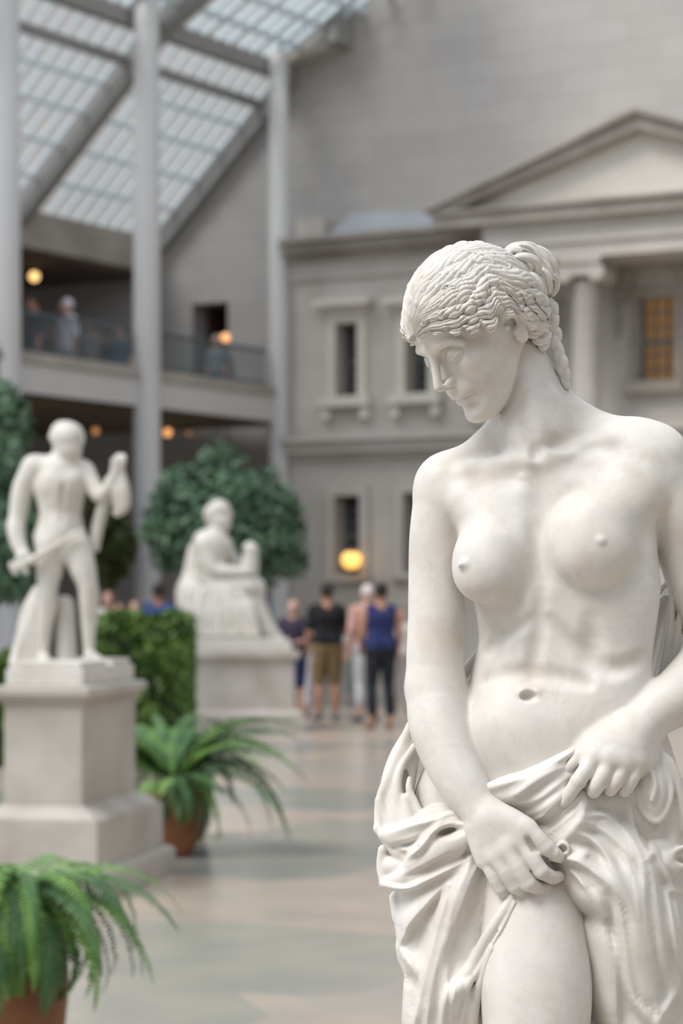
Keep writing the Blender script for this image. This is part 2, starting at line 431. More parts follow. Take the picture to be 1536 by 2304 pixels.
        el((-.2, 7.25 * s_, .35), (.62, .75, 1.0), .2, 's')
        el((.55, 6.7 * s_, .1), (.3, .36, .4), .3)

def loft(sc, tab, shear, uc, k=10, n=2.35, mode='u'):
    """rows: v, uL, uR, w_centre, front, back"""
    t = np.array(tab, float); vs = t[:, 0]; vf = np.linspace(vs[0], vs[-1], 400)
    kx = np.exp(-np.linspace(-2, 2, 31) ** 2); kx /= kx.sum()
    G = [np.convolve(np.pad(np.interp(vf, vs, t[:, j]), 15, mode='reflect', reflect_type='odd'), kx, 'valid') for j in range(1, 6)]
    def fn(Q):
        u = Q[:, 0] + 768; v = Q[:, 1] + HORIZON; vc = np.clip(v, vs[0], vs[-1])
        uL, uR, w0, fr, bk = (np.interp(vc, vf, g) for g in G)
        c = (uL + uR) / 2; a = np.maximum((uR - uL) / 2, 2); dx = u - c; dw = Q[:, 2] - w0 - shear * (u - uc)
        b = np.where(dw > 0, fr, bk)
        rho = ((np.abs(dx) / a) ** n + (np.abs(dw) / b) ** n) ** (1 / n)
        m = np.sqrt(dx * dx + dw * dw) / np.maximum(rho, 1e-3)
        d = (rho - 1) * np.where(rho > 1e-3, m, np.minimum(a, b))
        dz = np.maximum(vs[0] - v, v - vs[-1])
        return np.where(dz > 0, np.sqrt(np.maximum(d, 0) ** 2 + dz * dz), d) * .7
    lo = [t[:, 1].min() - 768, vs[0] - HORIZON, -260]; hi = [t[:, 2].max() - 768, vs[-1] - HORIZON, 300]
    return sc.func(fn, lo, hi, k, mode)

def body_sdf():
    sc = Sculpt()
    ch = lambda L, k=10, mode='u', flat=None: sc.chain(ST.pts(L), k, mode, flat)
    el = lambda c, r, k=10, mode='u', R=None: sc.ell(P(*c), r, k, mode, R)
    def cs(L, k=10, mode='u'):
        L = [list(a) for a in L]
        if mode == 's':
            for i in (0, -1): L[i][2] += L[i][3] * 1.2; L[i][3] *= .6
        sc.chain(ST.pts(ST.on(sc, L)), k, mode)
    def es(c, r, k=10, mode='u'): q = ST.on(sc, [(*c, 1)])[0]; sc.ell(P(*q[:3]), r, k, mode)
    loft(sc, [(975, 1222, 1232, -12, 4, 6), (1000, 1180, 1300, -4, 18, 32), (1024, 1122, 1385, 2, 48, 60), (1050, 1050, 1455, 5, 78, 85), (1100, 1000, 1482, 5, 92, 105), (1180, 1015, 1468, 8, 104, 120), (1250, 1040, 1470, 10, 110, 125),
              (1320, 1062, 1478, 10, 110, 125), (1380, 1072, 1472, 10, 106, 120), (1440, 1078, 1463, 8, 104, 112), (1500, 1066, 1458, 8, 106, 108), (1560, 1048, 1464, 8, 112, 110),
              (1620, 1020, 1482, 8, 120, 118), (1700, 968, 1508, 8, 124, 130), (1780, 935, 1528, 6, 122, 138), (1860, 925, 1540, 4, 112, 140), (1940, 930, 1545, 0, 80, 130)], .20, 1250)
    # neck
    ch([(1168, 800, -28, 56), (1186, 880, -22, 66), (1200, 960, -12, 77), (1212, 1045, -4, 74)], 40)
    ch([(1212, 850, -60, 34), (1262, 918, -55, 44), (1330, 968, -35, 50), (1405, 1000, 5, 58)], 50)
    ch([(1150, 950, -60, 40), (1080, 1020, -62, 42), (1012, 1075, -58, 48)], 50)
    # shoulders / pectoral shelf
    el((1004, 1098, -52), (75, 76, 68), 40)
    el((1458, 1044, 26), (97, 97, 80), 46)
    ch([(1050, 1130, 20, 34), (1100, 1180, 44, 50), (1130, 1215, 58, 52)], 50)
    ch([(1440, 1110, 64, 40), (1380, 1150, 90, 50), (1330, 1185, 102, 52)], 50)
    # throat, tendons, clavicles
    cs([(1172, 830, -4, 9), (1196, 905, -2, 10), (1210, 970, -1, 8), (1214, 1005, -5, 5)], 30)
    cs([(1240, 890, -8, 10), (1275, 950, -8, 10), (1310, 995, -8, 9)], 36)
    cs([(1140, 945, -6, 8), (1168, 990, -4, 8), (1190, 1022, -2, 7)], 26)
    cs([(1228, 1034, -5, 8), (1275, 1024, -5, 9), (1325, 1004, -6, 10), (1375, 985, -10, 12)], 34)
    cs([(1190, 1036, -5, 8), (1135, 1040, -5, 9), (1085, 1048, -6, 10), (1045, 1062, -9, 10)], 34)
    es((1204, 1016, 6), (9, 13, 12), 20, 's')
    es((1262, 996, 9), (24, 11, 13), 26, 's')
    es((1320, 1040, 16), (40, 14, 14), 40, 's')
    es((1120, 1072, 16), (34, 12, 14), 40, 's')
    cs([(1208, 1080, 4, 6), (1212, 1150, 5, 9), (1214, 1240, 6, 10), (1214, 1300, 5, 7)], 44, 's')
    # breasts
    el((1102, 1262, 62), (84, 88, 72), 32)
    el((1092, 1290, 82), (70, 66, 54), 18)
    ch([(1046, 1270, 118, 7), (1035, 1271, 122, 5)], 14)
    el((1330, 1222, 108), (92, 88, 70), 32)
    el((1336, 1244, 132), (80, 70, 50), 18)
    es((1351, 1217, -3.5), (8, 7, 7), 12)
    # axillary crease
    cs([(1006, 1165, 3, 3), (1014, 1200, 3, 5), (1020, 1238, 3, 5)], 16, 's')
    # abdomen
    el((1186, 1650, 50), (125, 85, 68), 70)
    el((1330, 1610, 48), (95, 95, 66), 70)
    cs([(1214, 1335, 3, 6), (1208, 1420, 4, 9), (1198, 1500, 4, 9), (1190, 1545, 3, 7)], 26, 's')
    cs([(1120, 1405, 5, 7), (1112, 1450, 6, 9), (1108, 1500, 6, 8)], 30, 's')
    cs([(1330, 1400, 6, 9), (1330, 1460, 6, 11), (1318, 1520, 6, 9)], 36, 's')
    cs([(1090, 1465, 4, 6), (1140, 1425, 4, 7), (1195, 1395, 4, 6)], 24, 's')
    cs([(1445, 1485, 5, 7), (1370, 1505, 5, 9), (1290, 1455, 5, 8), (1235, 1400, 4, 6)], 30, 's')
    cs([(1090, 1530, 8, 6), (1150, 1515, 8, 6), (1230, 1520, 8, 6), (1320, 1535, 8, 6)], 30, 's')
    cs([(1172, 1558, -3, 5), (1190, 1551, -2, 6), (1206, 1558, -3, 5)], 16)
    es((1191, 1567, 0), (13, 8, 12), 12, 's')
    es((1183, 1568, 3), (10, 6, 7), 12, 's')
    # bare thigh
    ch([(1150, 1860, 5, 108), (1180, 1980, 42, 118), (1200, 2120, 92, 121), (1206, 2240, 122, 122), (1204, 2350, 140, 112), (1198, 2500, 150, 96)], 40)
    global CORE
    CORE = Sculpt(); CORE.p = list(sc.p)
    # her right arm (left in the photo)
    ch([(996, 1130, -52, 68), (981, 1210, -46, 61), (979, 1300, -40, 61), (983, 1395, -30, 66), (980, 1470, -18, 66), (979, 1545, -4, 67)], 14)
    ch([(979, 1545, -4, 66), (990, 1625, 28, 71), (1012, 1700, 66, 63), (1042, 1765, 100, 54), (1070, 1812, 124, 44), (1090, 1842, 140, 41)], 14)
    el((965, 1560, -30), (40, 42, 36), 30)
    # her left arm
    ch([(1488, 1080, 26, 72), (1528, 1160, 16, 74), (1549, 1250, 4, 68), (1572, 1330, -2, 64), (1606, 1420, -2, 58)], 14)
    ch([(1606, 1425, 0, 60), (1588, 1500, 34, 68), (1540, 1556, 70, 66), (1490, 1592, 98, 56), (1448, 1622, 120, 47), (1425, 1640, 132, 43)], 14)
    # hand on the thigh
    wr = (1096, 1846, 142)
    for kn, r in (((1166, 1886, 176), 19), ((1140, 1908, 177), 19), ((1116, 1924, 169), 18), ((1093, 1934, 154), 17)):
        a = np.array(wr) * .86 + np.array(kn) * .14; ch([(*a, 30), (*((np.array(wr) + kn) / 2), 26), (*kn, r)], 22)
    ch([(1066, 1870, 138, 18), (1078, 1910, 146, 18), (1090, 1936, 150, 16)], 22)
    ch([(1166, 1886, 176, 19), (1194, 1926, 192, 18), (1218, 1961, 196, 17)], 5); ch([(1218, 1961, 196, 17), (1242, 1974, 182, 15), (1256, 1972, 168, 12.5)], 4)
    ch([(1140, 1908, 177, 19), (1164, 1950, 192, 18), (1188, 1988, 192, 17.5)], 5); ch([(1188, 1988, 192, 17), (1212, 1997, 176, 15), (1227, 1993, 162, 12.5)], 4)
    ch([(1116, 1924, 169, 18), (1136, 1960, 182, 17), (1158, 1995, 180, 16)], 5); ch([(1158, 1995, 180, 15.5), (1176, 2006, 164, 13.5), (1187, 2003, 152, 11)], 4)
    ch([(1093, 1934, 154, 16.5), (1109, 1968, 165, 15.5), (1127, 2001, 164, 14.5)], 5); ch([(1127, 2001, 164, 14), (1150, 2015, 152, 12), (1166, 2016, 142, 9.5)], 4)
    for a in ((1168, 1888, 183), (1142, 1910, 183), (1117, 1926, 174)): el(a, (16, 16, 11), 22)
    ch([(1108, 1830, 146, 30), (1150, 1846, 168, 27), (1186, 1864, 184, 22)], 22)
    ch([(1180, 1860, 184, 20), (1208, 1884, 194, 18.5), (1228, 1906, 194, 18)], 8); ch([(1228, 1906, 194, 17.5), (1248, 1922, 188, 16), (1256, 1928, 184, 13)], 4)
    ch([(1188, 1886, 200, 2), (1200, 1912, 198, 4)], 14, 's')
    # nails
    sc.ell(P(1250, 1920, 200), (8, 10, 5.5), 3); sc.ell(P(1256, 1966, 174), (7, 6, 5), 3)
    # hand gathering the cloth
    wr = (1428, 1640, 134)
    for kn, r in (((1340, 1702, 172), 20), ((1372, 1712, 180), 20), ((1404, 1718, 178), 19), ((1434, 1716, 168), 18)):
        a = np.array(wr) * .86 + np.array(kn) * .14; ch([(*a, 34), (*((np.array(wr) + kn) / 2), 30), (*kn, r)], 24)
    ch([(1462, 1664, 128, 20), (1456, 1710, 142, 22), (1440, 1730, 150, 16)], 24)
    ch([(1340, 1700, 172, 20), (1318, 1733, 184, 18), (1300, 1758, 186, 17)], 6); ch([(1300, 1758, 186, 16.5), (1281, 1786, 178, 15), (1267, 1806, 170, 12.5)], 5)
    ch([(1370, 1714, 180, 18), (1356, 1745, 192, 18), (1344, 1766, 190, 17.5), (1335, 1780, 176, 16)], 6)
    ch([(1402, 1720, 178, 17), (1391, 1748, 188, 16.5), (1380, 1766, 186, 16), (1373, 1777, 172, 14.5)], 5)
    ch([(1433, 1718, 168, 16.5), (1424, 1746, 176, 16), (1412, 1768, 174, 15.5), (1405, 1779, 162, 14.5)], 5)
    for a in ((1342, 1700, 180), (1372, 1708, 187), (1402, 1712, 184), (1430, 1712, 174)): el(a, (15, 15, 10), 20)
    ch([(1400, 1640, 140, 30), (1345, 1668, 152, 24), (1308, 1698, 156, 17)], 22)
    ch([(1308, 1698, 156, 15), (1288, 1718, 156, 13), (1270, 1736, 152, 10.5)], 5)
    sc.ell(P(1265, 1807, 179), (9, 9, 5.5), 3)
    head_sdf(sc)
    return sc

statue = empty('marble_statue', (.235, 2.95, .46))
tag(statue, 'large white marble statue of a draped woman looking down, in sharp focus in the foreground', 'statue')
SB = body_sdf()
HQ = 2.2; HH = 1.4
Va, Fa = SB.mesh(HH, 5, hi=[1e9, 977 - 1340, 1e9]); Vb, Fb = SB.mesh(HQ, 4, lo=[-1e9, 975 - 1340, -1e9], hi=[1e9, 1180, 1e9])
obj('body', ST.world(np.vstack([Va, Vb])), np.vstack([Fa, Fb + len(Va)]), MARBLE, statue, True)

# hair: wavy locks sweeping from the parting over the skull to the knot
def vnoise(x, seed):
    r = np.random.default_rng(seed).uniform(-1, 1, 400); i = np.floor(x).astype(int); f = x - i; f = f * f * (3 - 2 * f)
    return r[(i + 100) % 400] * (1 - f) + r[(i + 101) % 400] * f
def vnoise2(x, y, seed):
    r = np.random.default_rng(seed).uniform(-1, 1, (64, 64)); i = np.floor(x).astype(int); j = np.floor(y).astype(int)
    f = x - i; g = y - j; f = f * f * (3 - 2 * f); g = g * g * (3 - 2 * g); a = r[i % 64, j % 64]; b = r[(i + 1) % 64, j % 64]; c = r[i % 64, (j + 1) % 64]; d = r[(i + 1) % 64, (j + 1) % 64]
    return (a * (1 - f) + b * f) * (1 - g) + (c * (1 - f) + d * f) * g
def grid_faces(nu, nv, wu=False, wv=False):
    i = np.arange(nu if wu else nu - 1); j = np.arange(nv if wv else nv - 1); I, J = np.meshgrid(i, j, indexing='ij')
    a = I * nv + J; b = ((I + 1) % nu) * nv + J; c = ((I + 1) % nu) * nv + (J + 1) % nv; d = I * nv + (J + 1) % nv
    return np.stack([a, b, c, d], -1).reshape(-1, 4)
HAIRV = []; HAIRF = []
def hair_add(V, F):
    n = sum(len(v) for v in HAIRV); HAIRV.append(V); HAIRF.append(F + n)
def hair_cap():
    C0 = np.array([-.3, 0, 2.6]); dF = np.array([9.2, 0, 4.2]); dK = np.array([-9.0, 1.2, -.2])
    a = dF / np.linalg.norm(dF) - dK / np.linalg.norm(dK); a /= np.linalg.norm(a)
    up = np.array([0, 0, 1.]) - a * a[2]; up /= np.linalg.norm(up); side = np.cross(up, a) * -1
    if side[1] < 0: side = -side
    th = np.radians(np.linspace(1.5, 168, 620)); u = np.linspace(-1, 1, 900)
    T, U = np.meshgrid(th, u, indexing='ij')
    amax = np.interp(np.degrees(th), [0, 10, 20, 32, 45, 60, 72, 84, 94, 104, 125, 150, 170], [60, 66, 76, 90, 98, 102, 102, 95, 97, 112, 126, 160, 176])[:, None]
    deg = np.degrees(T); s = np.abs(U); sgn = np.sign(U)
    # lanes: wavier near the face, calmer on the crown
    amp = .020 + .036 * np.clip((s - .15) / .5, 0, 1)
    
    ph = deg / np.interp(s, [0, .4, 1], [13.5, 15.5, 17.0]) + .9 * vnoise2(s * 4.2, deg / 60, 5) + .35 * sgn + .9 * s * 2
    wav = np.sin(2 * math.pi * ph) + .25 * np.sin(4 * math.pi * ph + 1)
    us = s + amp * wav * np.clip(deg / 12, 0, 1) * np.clip((165 - deg) / 20, 0, 1)
    L = us * 6.5 + .45 * vnoise2(s * 3 + 9, deg / 28, 8) + .13 * sgn
    fr = L - np.floor(L); big = (4 * fr * (1 - fr)) ** .55
    L2 = us * 20 + 1.3 * vnoise2(s * 5, deg / 20, 9); f2 = L2 - np.floor(L2); mid = (4 * f2 * (1 - f2)) ** .7
    L3 = us * 58 + 2.0 * vnoise2(s * 9, deg / 16, 10); f3 = L3 - np.floor(L3); fine = 4 * f3 * (1 - f3)
    crest = .5 + .5 * np.sin(2 * math.pi * ph + 1.2)
    depth = np.interp(s, [0, .2, .5, 1], [.75, .85, 1.15, 1.2]) * np.clip(deg / 20, .35, 1)
    lockh = .5 * vnoise2(np.floor(L) * 1.7 + 3, deg / 34, 12)
    disp = depth * (.46 * big + .22 * mid + .06 * fine + .20 * crest * np.clip(s * 1.5, 0, 1) + .22 * lockh)
    thick = .55 + .45 * np.clip(s * 1.6, 0, 1) + .15
    part = np.exp(-(U / .035) ** 2); disp -= .35 * part
    edge = np.clip((1 - s) / .055, 0, 1); edge = np.sqrt(1 - (1 - edge) ** 2)
    fe = np.clip((deg - 1.5) / 7, 0, 1); edge = edge * (.35 + .65 * fe)
    uu = sgn * us
    A = np.radians(amax) * uu
    D = np.cos(T)[..., None] * a + np.sin(T)[..., None] * (np.cos(A)[..., None] * up + np.sin(A)[..., None] * side)
    R = np.array([9.55, 7.25, 10.0])
    R = np.stack([np.where(D[..., 0] > 0, 9.45, 9.3), np.full(T.shape, 7.25), np.where(D[..., 2] > 0, 9.9, 9.2)], -1)
    r = 1 / np.sqrt(((D / R) ** 2).sum(-1))
    r = r + (thick + disp) * edge - .9 * (1 - edge)
    Vl = C0 + D * r[..., None]
    V = h2w(Vl.reshape(-1, 3)); hair_add(V, grid_faces(*T.shape))
hair_cap()
def rope(pts, sub=14, lobes=5, depth=.16, twist=1.2, fine=3, seed=0, n=72, flat=1.0):
    """grooved strand of hair along pts (u,v,w,r)"""
    a = spline(np.array(ST.pts(pts)), sub); c = a[:, :3]; r = a[:, 3]
    t = np.gradient(c, axis=0); t /= np.linalg.norm(t, axis=1)[:, None]
    L = np.r_[0, np.cumsum(np.linalg.norm(np.diff(c, axis=0), axis=1))]
    x = np.array([.1, .2, 1.]); X = []; 
    for k in t:
        x = x - k * (x @ k); x /= np.linalg.norm(x); X.append(x.copy())
    X = np.array(X); Y = np.cross(t, X)
    th = np.linspace(0, 2 * math.pi, n, endpoint=False)[None]; tw = (L / 60 * twist)[:, None]
    q = lobes * (th + tw) + 1.2 * vnoise((L / 22)[:, None] + 5 * np.cos(th), seed)
    g = 1 - depth * (1 - np.abs(np.sin(q / 2)) ** .5) - depth * .28 * (1 - np.abs(np.sin(q * fine / 2 + 1)))
    cap = np.sqrt(np.clip(1 - np.clip(1 - np.minimum(L, L[-1] - L) / (r * .9), 0, 1) ** 2, .0004, 1))
    rr = r[:, None] * g * cap[:, None]
    V = c[:, None] + rr[..., None] * (np.cos(th)[..., None] * X[:, None] + flat * np.sin(th)[..., None] * Y[:, None])
    hair_add(V.reshape(-1, 3), grid_faces(V.shape[0], n, False, True))
def fr(L, **kw): rope([(a, b, c, r / 6.227) for a, b, c, r in cF(L)], **kw)
# mass of the knot
fr([(330, 400, -6, 120), (480, 420, -8, 190), (680, 560, -14, 220), (800, 720, -26, 150)], lobes=11, seed=1, depth=.3)
fr([(640, 900, -20, 120), (740, 1050, -24, 110), (800, 1250, -28, 90), (840, 1420, -30, 60)], lobes=7, seed=31, depth=.25)
fr([(215, 330, 0, 56), (290, 220, 10, 84), (420, 175, 14, 92), (580, 190, 10, 100), (700, 300, 6, 108), (780, 440, 0, 100), (760, 600, -4, 70)], lobes=7, seed=2, twist=.7, depth=.3)
fr([(330, 370, 30, 34), (390, 310, 42, 52), (520, 300, 48, 62), (640, 350, 44, 64), (680, 450, 36, 62), (650, 560, 26, 54)], lobes=4, seed=3, twist=.5, depth=.2)
fr([(300, 350, 14, 46), (280, 270, 18, 56), (340, 200, 24, 60), (420, 210, 28, 60), (440, 280, 28, 44)], lobes=4, seed=14, depth=.22)
fr([(600, 170, -6, 70), (760, 260, -12, 90), (860, 400, -18, 100), (890, 560, -22, 100), (860, 720, -24, 92), (800, 830, -26, 60)], lobes=8, seed=4, twist=.5, depth=.32)
fr([(690, 470, 16, 60), (780, 560, 12, 84), (810, 690, 6, 88), (830, 820, -8, 60)], lobes=6, seed=5, twist=.6, depth=.3)
fr([(850, 540, 0, 50), (930, 610, -10, 56), (935, 740, -16, 54), (860, 850, -20, 44)], lobes=4, seed=6, twist=.4, depth=.26)
fr([(720, 330, 14, 40), (800, 410, 10, 52), (850, 520, 6, 54), (870, 640, 2, 44)], lobes=4, seed=33, twist=.4, depth=.26)
# hank below the knot
fr([(430, 640, 40, 40), (560, 590, 46, 92), (640, 700, 44, 120), (640, 860, 40, 118), (620, 1010, 34, 104), (570, 1110, 36, 62)], lobes=8, seed=7, twist=.35, depth=.3)
fr([(560, 560, 20, 70), (680, 640, 18, 92), (730, 800, 14, 86), (720, 980, 10, 84), (690, 1120, 8, 70)], lobes=6, seed=8, twist=.3, depth=.3)
fr([(400, 760, 58, 26), (440, 760, 62, 32), (460, 830, 58, 30), (500, 930, 54, 42), (490, 1060, 50, 44), (440, 1130, 48, 36)], lobes=3, seed=9, depth=.16)
# curls behind the ear down the nape
fr([(470, 1150, 42, 66), (540, 1250, 44, 84), (640, 1240, 38, 84), (720, 1170, 28, 62)], lobes=5, seed=10, depth=.3)
fr([(490, 1320, 36, 66), (590, 1370, 36, 82), (700, 1330, 30, 84), (770, 1250, 22, 66)], lobes=5, seed=11, depth=.3)
fr([(600, 1440, 26, 58), (710, 1480, 26, 74), (800, 1420, 18, 74), (830, 1330, 12, 58)], lobes=5, seed=12, depth=.3)
fr([(690, 1540, 16, 40), (750, 1570, 14, 52), (800, 1530, 8, 52), (835, 1450, 4, 46)], lobes=4, seed=13, depth=.26)
fr([(620, 1150, 10, 100), (700, 1300, 6, 104), (750, 1440, 0, 90), (770, 1560, -6, 46)], lobes=5, seed=15)
# hanging braid
bz = [(830, 900, -24, 62), (910, 950, -26, 66), (850, 1050, -26, 76), (930, 1120, -28, 84), (850, 1220, -26, 80), (900, 1300, -28, 72), (960, 1400, -30, 70), (910, 1500, -26, 74), (960, 1600, -26, 76), (1010, 1700, -26, 84), (980, 1800, -22, 90), (1060, 1860, -24, 84), (1040, 1960, -22, 66), (1080, 2060, -22, 50), (1120, 2130, -24, 26)]
for i in range(len(bz) - 2):
    (x0, y0, w0, r0), (x1, y1, w1, r1), (x2, y2, w2, r2) = bz[i:i + 3]; s_ = 1 if i % 2 else -1
    fr([(x0 - 26 * s_, y0 - 10, w0, r0 * .7), ((x0 + x1) / 2 + 20 * s_, (y0 + y1) / 2, w1 + 8, r1 * 1.02), ((x1 + x2) / 2 + 8 * s_, (y1 + y2) / 2 + 10, w1 + 7, r1 * 1.02), (x2 - 24 * s_, y2 + 10, w2 - 3, r2 * .6)], lobes=3, seed=20 + i, depth=.18, sub=8, n=40)
V = np.concatenate(HAIRV); F = np.concatenate(HAIRF)
obj('hair', ST.world(V), F[:, ::-1].copy(), MARBLE, statue, True)

# ------------------------------------------------------------------ drapery
def drape():
    sc = Sculpt(); allp = Sculpt(); allp.p = list(CORE.p)
    def sync(): allp.p = list(CORE.p) + list(sc.p)
    def ch(L, k=10, mode='u'): sc.chain(ST.pts(L), k, mode)
    T_ = []
    def on(L, k=8, mode='u', asym=.25, gain=1.0):
        L = [list(a) for a in L]; R = []
        for n, (u, v, o_, r) in enumerate(L):
            h = (r * 1.0 + o_ * .8) if mode == 'u' else -(r * .95 + o_ * .3)
            if n in (0, len(L) - 1): h *= .3
            q = ST.P(u, v, 150); R.append((q[0], q[1], h * gain, r * 2.7 if mode == 'u' else r * 2.2))
        T_.append((R, asym))
    def onc(L, k=8):
        sync(); L = [list(a) for a in L]
        for i in (0, -1): L[i][2] -= L[i][3] * .6
        sc.chain(ST.pts(ST.on(allp, L)), k)
    def rd(L, k=8, mode='u'):
        R = []
        for n, (u, v, w, r) in enumerate(L):
            q = ST.P(u, v, w); h = (1.25 if mode == 'u' else -1.3) * r * (.4 if n in (0, len(L) - 1) else 1); R.append((q[0], q[1], h, r * 2.5))
        T_.append((R, .3))
    def edge(L, h, w, side=1):
        """free edge of a sheet lying over the cloth behind; side: +1 cloth on the left of the line, -1 on the right"""
        T_.append(([(*ST.P(u, v, 150)[:2], h * (.4 if n in (0, len(L) - 1) else 1), w) for n, (u, v) in enumerate(L)], .66 * side))
    # --- masses
    ch([(1010, 1890, 10, 92), (985, 2000, 5, 82), (985, 2140, 0, 80), (988, 2300, -5, 82), (990, 2420, -5, 84)], 30)
    ch([(1060, 1900, 40, 78), (1060, 2020, 60, 64), (1050, 2150, 60, 60), (1045, 2300, 50, 66), (1045, 2420, 50, 70)], 30)
    ch([(1340, 1880, 60, 92), (1395, 1980, 84, 96), (1425, 2100, 78, 98), (1440, 2220, 62, 96), (1450, 2420, 50, 100)], 30)
    ch([(1490, 1830, 20, 92), (1530, 1980, 10, 92), (1560, 2150, 0, 96), (1580, 2420, 0, 100)], 30)
    ch([(1250, 1880, 90, 58), (1290, 1920, 110, 62), (1330, 1980, 120, 66)], 30)
    ch([(1280, 1900, -60, 120), (1290, 2100, -70, 130), (1290, 2420, -80, 130)], 40)
    ch([(1110, 1800, 92, 34), (1180, 1790, 108, 38), (1240, 1790, 118, 40), (1300, 1800, 120, 40), (1400, 1790, 100, 46)], 26)
    ch([(1230, 1860, 112, 34), (1290, 1830, 122, 34)], 26)
    # --- pouch at the left
    ch([(935, 1640, -70, 22), (905, 1720, -60, 36), (890, 1800, -40, 40), (895, 1865, -10, 38)], 24)
    ch([(924, 1632, -52, 11), (900, 1688, -42, 11), (872, 1752, -26, 11), (853, 1803, -12, 10), (852, 1862, 6, 11)], 9)
    ch([(853, 1803, -10, 8), (868, 1838, 2, 9), (885, 1862, 14, 8)], 8)
    ch([(852, 1866, 8, 11), (872, 1892, 22, 13), (893, 1918, 34, 13), (908, 1924, 44, 9)], 9)
    ch([(862, 1874, 24, 8), (884, 1866, 36, 9), (912, 1860, 44, 7)], 8)
    ch([(932, 1680, -22, 9), (905, 1722, -16, 8), (895, 1760, -8, 9), (896, 1800, 0, 9), (905, 1824, 6, 7)], 6)
    ch([(921, 1752, -8, 6), (920, 1776, 0, 8), (932, 1802, 8, 8), (952, 1846, 26, 8)], 6)
    ch([(912, 1800, 0, 14), (918, 1840, 12, 18), (925, 1862, 20, 18)], 8)
    ch([(907, 1740, -26, 10), (912, 1790, -22, 12)], 6, 's')
    # band A
    ch([(866, 1880, 30, 12), (900, 1886, 44, 24), (940, 1876, 62, 27), (985, 1852, 84, 22), (1030, 1838, 100, 16), (1070, 1820, 108, 14)], 8)
    rd([(876, 1871, 44, 6), (928, 1853, 62, 6), (968, 1843, 78, 6), (1022, 1825, 96, 6)], 7)
    rd([(890, 1903, 60, 5), (925, 1898, 78, 6), (960, 1878, 92, 6)], 8, 's')
    rd([(900, 1914, 58, 7), (930, 1906, 76, 7), (966, 1872, 96, 6), (992, 1846, 106, 6)], 7)
    # band B
    ch([(862, 1912, 8, 12), (856, 1948, 10, 10), (864, 1986, 22, 11)], 9)
    ch([(882, 1950, 10, 26), (900, 1950, 30, 24)], 10)
    ch([(872, 1986, 30, 12), (908, 1978, 56, 24), (950, 1948, 78, 32), (1000, 1912, 98, 34), (1050, 1882, 112, 32), (1090, 1862, 118, 28)], 8)
    rd([(912, 1934, 76, 7), (945, 1900, 98, 7), (975, 1870, 112, 7), (1010, 1852, 122, 7), (1048, 1850, 130, 7)], 7)
    rd([(985, 1878, 128, 4), (1010, 1872, 132, 6), (1040, 1866, 136, 5)], 8, 's')
    rd([(862, 1992, 36, 6), (915, 1996, 66, 7), (966, 1975, 90, 7), (1015, 1952, 108, 7), (1062, 1926, 124, 6)], 7)
    rd([(920, 1970, 84, 6), (965, 1952, 108, 7), (1010, 1925, 126, 6)], 12, 's')
    rd([(1046, 1925, 134, 5), (1058, 1904, 142, 5)], 8, 's')
    # waist cloth seen behind the arm
    ch([(1076, 1470, -92, 10), (1040, 1520, -84, 14), (980, 1590, -78, 20), (935, 1640, -64, 18)], 8)
    # --- lower left skirt
    B = lambda L: cB(L)
    ch(B([(320, 520, -18, 20), (370, 700, -10, 20), (420, 900, -6, 20), (370, 1070, -4, 14), (440, 1160, 0, 18)]), 10)
    on(B([(775, 405, 3, 6), (600, 600, 2, 8), (440, 800, 2, 8), (395, 920, 3, 7), (335, 1075, 2, 6)]), 7)
    on(B([(340, 1080, 0, 6), (440, 1190, 3, 7), (560, 1400, 3, 7)]), 6)
    on(B([(470, 1280, 2, 9), (520, 1420, 2, 14), (500, 1600, 2, 12), (480, 1720, 2, 10)]), 9, 's')
    on(B([(805, 430, 4, 6), (765, 620, 5, 8), (700, 850, 6, 9), (620, 1200, 6, 9), (530, 1560, 6, 9), (480, 1800, 6, 9)]), 7)
    on(B([(1020, 180, 6, 7), (905, 450, 7, 10), (820, 720, 8, 10), (725, 1080, 8, 10), (645, 1400, 8, 10), (600, 1800, 8, 10)]), 7)
    on(B([(1110, 170, 4, 6), (1020, 350, 5, 8), (940, 560, 6, 8), (870, 780, 5, 8)]), 6)
    on(B([(880, 560, 0, 7), (850, 680, 0, 10), (850, 790, 0, 6)]), 6, 's')
    on(B([(760, 1000, 0, 7), (700, 1300, 0, 10), (660, 1700, 0, 10)]), 8, 's')
    on(B([(560, 900, 0, 12), (520, 1100, 0, 14)]), 20, 's')
    on(B([(800, 1150, 1, 8), (790, 1400, 1, 10), (740, 1760, 1, 12)]), 8)
    # flap
    ch(B([(1230, 400, 104, 14), (1110, 560, 102, 20), (1010, 720, 98, 22), (940, 880, 94, 16)]), 8)
    ch(B([(1190, 320, 112, 8), (1050, 480, 114, 7), (960, 660, 110, 7), (890, 860, 106, 6), (858, 935, 102, 5)]), 6)
    ch(B([(862, 925, 104, 5), (960, 860, 112, 5), (1060, 800, 116, 5)]), 5)
    ch(B([(1300, 490, 118, 6), (1190, 650, 118, 6), (1075, 800, 114, 5)]), 5)
    ch(B([(1080, 580, 128, 4), (1160, 500, 132, 5)]), 8, 's')
    ch(B([(960, 960, 100, 8), (990, 1010, 98, 9)]), 6, 's')
    ch(B([(870, 960, 92, 9), (880, 1010, 92, 8), (910, 1200, 90, 7), (890, 1400, 90, 7)]), 6)
    ch(B([(940, 1100, 88, 12), (960, 1180, 88, 12), (930, 1300, 88, 8)]), 6)
    # strip beside the thigh
    onc(B([(1420, 500, 4, 11), (1300, 700, 4, 13), (1180, 900, 4, 15), (1080, 1100, 5, 16), (980, 1290, 8, 13), (880, 1450, 10, 12), (850, 1560, 8, 16), (840, 1800, 8, 20)]), 6)
